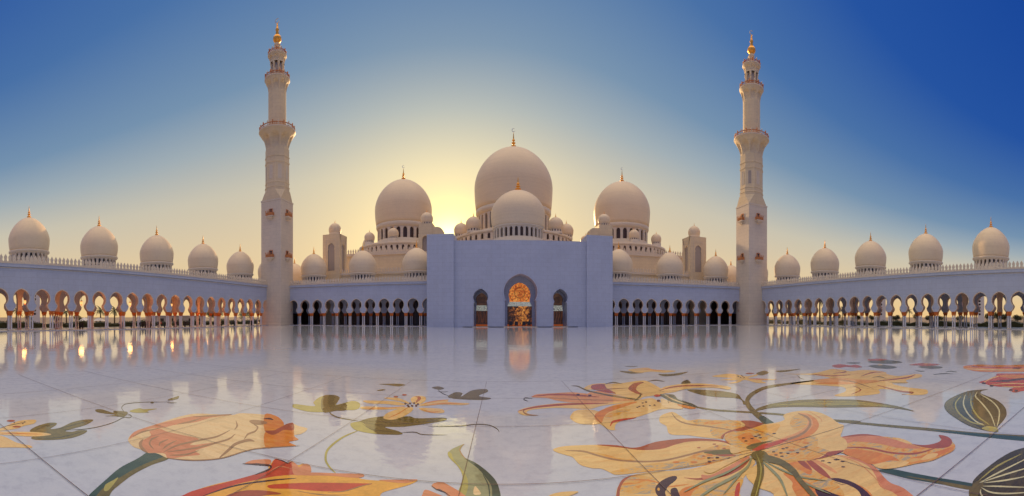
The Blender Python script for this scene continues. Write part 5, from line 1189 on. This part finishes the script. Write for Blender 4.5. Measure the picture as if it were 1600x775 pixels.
# ------------------------------------------------------------------ square corner turrets
def make_turret():
    r_ = empty('corner_turret'); m = MB(); a = 3.35
    for q in range(4):
        ca, sa = math.cos(q*PI/2), math.sin(q*PI/2); T = lambda u, v, z: ((a-v)*sa+u*ca, -(a-v)*ca+u*sa, z)
        arch_bay(m, 0, a, key_outline(1.32, 19.5, 1.1, 27.0, 1.32, 27.9, 29.5, 8, False), 32.7, 0, .35, T, M['shaft'], False)
        m.face([T(-a, 0, 0), T(a, 0, 0), T(a, 0, 19.5), T(-a, 0, 19.5)], M['shaft'])
        for u0, u1 in ((-2.0, -1.85), (1.85, 2.0)): m.box(u0, u1, -.08, 0, 19.5, 30.6, M['trim'], T)
        m.box(-2.0, 2.0, -.08, 0, 30.6, 30.75, M['trim'], T)
    m.face([(-a, -a, 32.7), (a, -a, 32.7), (a, a, 32.7), (-a, a, 32.7)], M['shaft']); m.build('turret_shaft', r_)
    m = MB(); m.box(-a+.36, a-.36, -a+.36, a-.36, 19, 32, M['niche']); m.build('lattice_panel', r_)
    m = MB(); m.lathe([(2.2, 32.7), (2.2, 33.4), (2.05, 33.5)]+dome_profile(2.3, 33.7, 35.0, 37.4, 2.1, 12), 28, M['dome']); dd_ = m.build('turret_dome', r_)
    finial_mb(1.3, .15).build('finial', dd_, (0, 0, 37.3))
    return r_
t1 = make_turret(); t1.location = (XC-64.95, 133.4, 0); tag(t1, 'square white turret with a small dome, standing right of the left minaret', 'turret', 'corner turrets')
t2 = copy_tree(t1, None, (XC+64.95, 133.4, 0)); t2['label'] = 'square white turret with a small dome, standing left of the right minaret'


# ------------------------------------------------------------------ beyond the arcades
def at(px_th, D): return (D*math.sin(px_th), D*math.cos(px_th))
def az(px): return (px-785)/FOC
def leaf_cloud(m, c, r, n, size, mat, rnd, flat=.8):
    for _ in range(n):
        while True:
            p = Vector((rnd.uniform(-1, 1), rnd.uniform(-1, 1), rnd.uniform(-1, 1)))
            if .25 < p.length < 1: break
        q = Vector((c[0]+p.x*r[0], c[1]+p.y*r[1], c[2]+p.z*r[2]))
        a = Vector((rnd.uniform(-1, 1), rnd.uniform(-1, 1), rnd.uniform(-1, 1))).normalized(); b = a.orthogonal().normalized(); s_ = size*rnd.uniform(.6, 1.4)
        m.face([q-a*s_, q-b*s_*.5, q+a*s_, q+b*s_*.5], mat)
def make_palm(seed, h):
    rnd = random.Random(seed); r_ = empty('palm_tree'); m = MB(); lean = rnd.uniform(-.3, .3)
    m.grid([[(.26*(1-.35*t)*(1+.12*(k % 2))*math.cos(a)+lean*t*t, .26*(1-.35*t)*(1+.12*(k % 2))*math.sin(a), h*t) for a in [i*PI/4 for i in range(8)]] for k, t in enumerate([q/14 for q in range(15)])], M['bark'], True, True)
    m.build('trunk', r_); m = MB()
    for f in range(26):
        a = f*2.4; el_ = rnd.uniform(-.2, 1.2); L = rnd.uniform(2.2, 3.0); pr = Vector((lean, 0, h)); d_ = Vector((math.cos(a)*math.cos(el_), math.sin(a)*math.cos(el_), math.sin(el_)))
        sdv = Vector((-math.sin(a), math.cos(a), 0))
        for k in range(8):
            q = pr+d_*(L/8); w = .42*math.sin(PI*(k+.8)/9)
            for sg in (-1, 1):
                m.face([pr, q, q+sdv*sg*w+Vector((0, 0, -.25*w))-d_*.02, pr+sdv*sg*w*.8+d_*.25+Vector((0, 0, -.3*w))], M['palm'])
            d_ = (d_+Vector((0, 0, -.20))).normalized(); pr = q
    m.build('crown', r_); return r_
def make_tree(seed, h, w):
    rnd = random.Random(seed); r_ = empty('garden_tree'); m = MB()
    m.lathe([(.22, 0), (.15, h*.3), (.1, h*.55), (.03, h*.85)], 8, M['bark'])
    for k in range(5):
        a = k*1.3; z0 = h*(.3+.08*k); p0 = Vector((0, 0, z0)); p1 = Vector((math.cos(a)*w*.6, math.sin(a)*w*.6, z0+h*.25))
        m.grid([[(p.x+rr*math.cos(t), p.y+rr*math.sin(t), p.z) for t in (0, 1.57, 3.14, 4.71)] for p, rr in ((p0, .09), (p1, .03))], M['bark'])
    m.build('trunk', r_); m = MB()
    for k in range(9):
        a = rnd.uniform(0, 6.28); q = rnd.uniform(.1, .75)*w
        leaf_cloud(m, (q*math.cos(a), q*math.sin(a), h*rnd.uniform(.45, .85)), (w*.5, w*.5, h*.2), 150, .16, M['leafg'], rnd)
    m.build('crown', r_); return r_
palms = [make_palm(k, h) for k, h in ((1, 5.0), (2, 7.0))]; trees = [make_tree(5, 4.5, 2.2), make_tree(6, 6.5, 2.6)]
used = set()
ORD = 'first second third fourth fifth sixth seventh eighth ninth tenth eleventh twelfth thirteenth fourteenth fifteenth sixteenth seventeenth eighteenth nineteenth'.split()
LARCH = [34, 67, 97, 126, 155, 181, 206.5, 230.5, 253.5, 274.5, 294, 311.5, 330, 346, 362, 376.5, 390.5, 403]
RARCH = [1205, 1218, 1232, 1247.5, 1263, 1280, 1297, 1316, 1336, 1356.5, 1378, 1400.5, 1424, 1450, 1476, 1503.5, 1532, 1562, 1591]
def where(px):
    A, t = (LARCH, 'left arcade arch from the edge') if px < 800 else (RARCH, 'right arcade arch from the minaret')
    return ORD[min(range(len(A)), key=lambda i: abs(A[i]-px))]+' '+t
def spread_labels(rows):
    """rows of (object, look, px, tail): add which side where two alike share an arch"""
    by = {}
    for r in rows: by.setdefault((r[1], where(r[2])), []).append(r)
    for (look, w_), rs in by.items():
        rs.sort(key=lambda r: r[2])
        for i, r in enumerate(rs):
            side_ = '' if len(rs) == 1 else (', leftmost' if i == 0 else ', rightmost' if i == len(rs)-1 else (', middle' if i == 1 else ', second from right'))
            r[0]['label'] = look+' '+r[3]+' the '+w_+side_
rows_ = []
def plant(proto, px, D, sc, look, group):
    x, y = at(az(px), D)
    if proto in used: o = copy_tree(proto)
    else: o = proto; used.add(proto)
    o.location = (x, y, -.12); o.scale = (sc,)*3; o.rotation_euler = (0, 0, px*1.7)
    tag(o, None, 'tree', group); rows_.append((o, look, px, 'seen through'))
for px, D, sc, k in ((25, 116, .95, 0), (104, 122, .9, 0), (157, 125, 1.0, 0), (179, 128, 1.0, 0), (274, 150, .95, 1), (212, 140, .8, 1)):
    plant(palms[k], px, D, sc, 'date palm', 'palms beyond the left arcade')
for px, D, sc, k in ((44, 130, .8, 0), (88, 120, .75, 0), (121, 130, .8, 0), (328, 175, 1.2, 0), (340, 180, 1.1, 1), (378, 190, 1.1, 1), (391, 195, 1.0, 1)):
    plant(trees[k], px, D, sc, 'dark bushy tree', 'bushy trees beyond the left arcade')
for px, D, sc, k in ((1248, 165, 1.35, 1), (1264, 160, 1.1, 1), (1281, 158, 1.3, 1), (1298, 155, .95, 1), (1316, 150, .8, 1), (1421, 150, .7, 1)):
    plant(palms[k], px, D, sc, 'date palm', 'palms beyond the right arcade')
for px, D, sc, k in ((1242, 175, 1.2, 1), (1260, 172, 1.3, 1), (1290, 160, 1.0, 1), (1308, 158, .9, 0), (1340, 150, .85, 0), (1362, 150, .8, 0), (1400, 140, .8, 0), (1432, 140, .85, 0), (1452, 135, .8, 0), (1468, 135, .75, 0), (1500, 130, .75, 0), (1546, 128, .9, 0), (1558, 126, 1.0, 0), (1570, 125, .9, 0), (1590, 125, .8, 0)):
    plant(trees[k], px, D, sc, 'dark bushy tree', 'bushy trees beyond the right arcade')
spread_labels(rows_)
def hedge(label, x, y0, y1, h, seed):
    rnd = random.Random(seed); m = MB(); w = 1.3
    ys_ = [y0+(y1-y0)*i/160 for i in range(161)]
    hv = lambda y: h*(.95+.22*math.sin(y*.31+seed)+.18*math.sin(y*.83)+.12*math.sin(y*2.1))
    H_ = h
    m.grid([[(x-w*(.85+.2*rnd.random()), y, -.12), (x-w*(.85+.2*rnd.random()), y, hv(y)*(.75+.15*rnd.random())), (x+w*.5*rnd.random(), y, hv(y)*(.85+.18*rnd.random())), (x+w*(.85+.2*rnd.random()), y, hv(y)*(.75+.15*rnd.random())), (x+w*(.85+.2*rnd.random()), y, -.12)] for y in ys_], M['leafg'], False, False)
    for _ in range(9000):
        q = Vector((x+rnd.choice((-1, 1))*w*rnd.uniform(.7, 1.1), rnd.uniform(y0, y1), 0)); q.z = rnd.uniform(0, hv(q.y)); 
        if rnd.random() < .5: q = Vector((x+rnd.uniform(-w, w), rnd.uniform(y0, y1), 0)); q.z = hv(q.y)*rnd.uniform(.8, 1.15)
        a = Vector((rnd.uniform(-1, 1), rnd.uniform(-1, 1), rnd.uniform(-1, 1))).normalized(); b = a.orthogonal().normalized(); m.face([q-a*.16, q-b*.09, q+a*.16, q+b*.09], M['leafg'])
    tag(m.build('hedge'), label, 'hedge')
hedge('long clipped dark hedge outside the left arcade', XC-HALF-24, -40, 150, 1.35, 3)
hedge('long clipped dark hedge outside the right arcade', XC+HALF+24, -40, 150, 1.35, 4)
# a low pale building beyond the left garden
bl = empty('low_building', (*at(az(275), 176), -.12), -az(275)); tag(bl, 'long low beige building beyond the left garden, behind the visitors', 'building')
m = MB(); m.box(-13, 13, 0, 6, 0, 3.3, M['concrete']); m.build('wall', bl); m = MB(); m.box(-13.3, 13.3, -.3, 6.3, 3.3, 3.6, M['canvas']); m.build('roof', bl)
for k in range(6): m = MB(); m.box(-11.2+4.2*k, -9.6+4.2*k, -.05, 0, .9, 2.3, M['dark']); m.build('window', bl)
# white canopies
def make_canopy():
    r_ = empty('canopy'); m = MB(); m.lathe([(2.1, 1.75), (1.9, 1.85), (1.2, 2.2), (.4, 2.65), (.02, 2.8)], 12, M['canvas'], smooth=False); m.build('canopy_roof', r_)
    for q in range(4): a = PI/4+q*PI/2; m = MB(); m.lathe([(.05, 0), (.05, 1.8)], 6, M['crescent'], (1.85*math.cos(a), 1.85*math.sin(a))); m.build('post', r_)
    return r_
cp = make_canopy(); cp.location = (*at(az(132), 122), -.12); tag(cp, 'white canopy in the left garden, the left one of two', 'canopy')
cp2 = copy_tree(cp, None, (*at(az(155), 124), -.12)); cp2['label'] = 'white canopy in the left garden, the right one of two beside a palm'
# slender light towers with a column of round openings
def make_tower():
    r_ = empty('light_tower'); m = MB(); m.box(-1.5, 1.5, -.7, .7, 0, 13, M['canvas']); m.build('tower_slab', r_)
    for k in range(6):
        m = MB(); z = 12-1.55*k; n = 16
        f_ = [(-.7+.52*math.cos(2*PI*i/n), -.715, z+.52*math.sin(2*PI*i/n)) for i in range(n)]; b_ = [(x, -.69, z_) for x, y, z_ in f_]
        m.face(f_, M['dark']); m.grid([f_, b_], M['dark']); m.build('round_opening', r_)
    return r_
lt = make_tower()
for i, (px, lab) in enumerate(((1533, 'pale slab tower with round openings seen through the right arcade near the picture edge'), (1379, 'slim pale tower with round openings seen through the middle of the right arcade'), (57, 'pale tower with round openings seen through the left arcade'))):
    o = lt if i == 0 else copy_tree(lt); o.location = (*at(az(px), 190 if i != 2 else 170), -.12); o.rotation_euler = (0, 0, -az(px)); tag(o, lab, 'light tower')

# ------------------------------------------------------------------ lanterns added to give the left arcade its orange glow
M['lamp_glass'] = simple('added_lantern_glass', (.8, .5, .2), .4, 0, .05, 2, (1, .55, .18), 1.1)
def make_added_lantern():
    r_ = empty('added_lantern'); m = MB(); m.lathe([(.03, .9), (.03, 3.6)], 6, M['bronze']); m.lathe([(.30, .62), (.20, .75), (.05, .92)], 8, M['rail'], smooth=False); m.lathe([(.22, -.08), (.10, -.2), (.02, -.34)], 8, M['rail'], smooth=False); m.build('lantern_frame', r_)
    m = MB(); m.lathe([(.20, -.07), (.29, .25), (.28, .61)], 8, M['lamp_glass'], smooth=False); m.build('lantern_glass', r_)
    return r_
lampd = bpy.data.lights.new('added_lantern_light', 'POINT'); lampd.energy = 150; lampd.color = (1, .36, .08); lampd.shadow_soft_size = .6; lampd.specular_factor = .15  # point lights added for the orange glow behind the arches
ln = make_added_lantern(); lrows = []
for i in range(7):
    o = ln if i == 0 else copy_tree(ln); y = YA0+BAY*(.5+3*i)
    o.location = (XC-HALF-4.0, y, 5.7); lb = bpy.data.objects.new('added_lantern_light', lampd); COL.objects.link(lb); lb.parent = o; lb.location = (0, 0, -.75)
    tag(o, None, 'lantern', 'lanterns added to light the left arcade'); lrows.append((o, 'small added lantern', 785+FOC*math.atan2(XC-HALF-4.0, y), 'seen through'))
spread_labels(lrows)

# ------------------------------------------------------------------ visitors
def person_mesh(name, top, legs, robe=False, pose=0, skin=(.35, .2, .13)):
    V = dict(pel=(0, 0, .95), bel=(0, 0, 1.12), che=(0, -.01, 1.34), nec=(0, 0, 1.50), hed=(0, -.02, 1.62), crn=(0, 0, 1.72))
    R = dict(pel=.15, bel=.135, che=.155, nec=.055, hed=.095, crn=.06)
    E = [('pel', 'bel'), ('bel', 'che'), ('che', 'nec'), ('nec', 'hed'), ('hed', 'crn')]
    st = .12 if pose == 1 else .03; w = .12 if pose == 2 else 0
    for s_, n in ((-1, 'l'), (1, 'r')):
        V.update({n+'sh': (s_*.19, 0, 1.42), n+'el': (s_*(.25+w), .02, 1.14), n+'wr': (s_*(.24-w), -.07-w*1.5, .90+w*1.6), n+'ha': (s_*(.235-w), -.10-w*1.5, .82+w*1.6),
                  n+'hi': (s_*.09, 0, .90), n+'kn': (s_*.10, -.02+s_*st*.6, .49), n+'an': (s_*.10, .03+s_*st, .09), n+'to': (s_*.12, -.13+s_*st, .035)})
        R.update({n+'sh': .062, n+'el': .045, n+'wr': .032, n+'ha': .036, n+'hi': .10, n+'kn': .062, n+'an': .042, n+'to': .035})
        E += [('che', n+'sh'), (n+'sh', n+'el'), (n+'el', n+'wr'), (n+'wr', n+'ha'), ('pel', n+'hi'), (n+'hi', n+'kn'), (n+'kn', n+'an'), (n+'an', n+'to')]
    if robe:
        for n in 'lr': R[n+'hi'] = .15; R[n+'kn'] = .16; R[n+'an'] = .15
    ks = list(V); me = bpy.data.meshes.new(name); me.from_pydata([V[k] for k in ks], [(ks.index(a), ks.index(b)) for a, b in E], [])
    o = bpy.data.objects.new(name, me); COL.objects.link(o)
    md = o.modifiers.new('skin', 'SKIN')
    for i, k in enumerate(ks): me.skin_vertices[0].data[i].radius = (R[k], R[k]*(.75 if k in ('pel', 'bel', 'che') else 1)); 
    me.skin_vertices[0].data[0].use_root = True
    md2 = o.modifiers.new('sub', 'SUBSURF'); md2.levels = md2.render_levels = 1
    dg = bpy.context.evaluated_depsgraph_get(); me2 = bpy.data.meshes.new_from_object(o.evaluated_get(dg)); bpy.data.objects.remove(o)
    mats = [simple(name+'_skin', skin, .6, 0, .05), simple(name+'_top', top, .8, 0, .1), simple(name+'_legs', legs, .8, 0, .1), simple(name+'_hair', (.02, .015, .012), .7, 0, .1)]
    me2.materials.clear()
    for q in mats: me2.materials.append(q)
    for p in me2.polygons:
        c = p.center; p.use_smooth = True
        if c.z > 1.53: p.material_index = 3 if (c.z > 1.68 or c.y > .01 or robe) and not (c.y < -.07 and c.z < 1.69) else 0
        elif abs(c.x) > .2 and c.z < .93 and not robe: p.material_index = 0
        elif c.z > .93 or robe: p.material_index = 1
        elif c.z < .07: p.material_index = 3
        else: p.material_index = 2
    return me2
KINDS_ = [person_mesh('visitor_robe', (.025, .022, .025), (.02, .02, .02), True), person_mesh('visitor_white', (.75, .73, .70), (.05, .05, .08), False, 1), person_mesh('visitor_red', (.55, .05, .05), (.06, .05, .06), False, 2), person_mesh('visitor_dark', (.06, .06, .09), (.04, .04, .05), False, 1), person_mesh('visitor_kandura', (.70, .67, .62), (.7, .67, .62), True)]
LAB = {0: 'person in a black robe', 1: 'person in a white shirt', 2: 'person in a red top', 3: 'person in a dark jacket', 4: 'person in a pale robe'}
vr_ = []
rnd = random.Random(11)
for px, k in ((121, 3), (125, 0), (129, 0), (187, 1), (191, 3), (205, 0), (219, 3), (223, 0), (227, 0), (231, 3), (235, 0), (247, 3), (251.5, 2), (257, 0), (272, 0), (276, 3), (279, 3), (289, 0), (292.5, 3), (296, 0), (334, 3), (346, 0), (362, 3), (366, 0), (389, 3), (393, 0), (401, 3)):
    X = -(HALF-XC)-rnd.choice((-.9, 1.4, 2.6, 4.0))-rnd.uniform(0, .8); a = az(px)
    o = bpy.data.objects.new('person', KINDS_[k]); COL.objects.link(o); o.location = (X, X/math.tan(a), .12); o.rotation_euler = (0, 0, rnd.uniform(0, 6.28))
    sc = rnd.uniform(.95, 1.05); o.scale = (sc,)*3
    tag(o, None, 'person', 'visitors in the left arcade'); vr_.append((o, LAB[k], px, 'under'))
spread_labels(vr_)
for p in protos: drop(p)
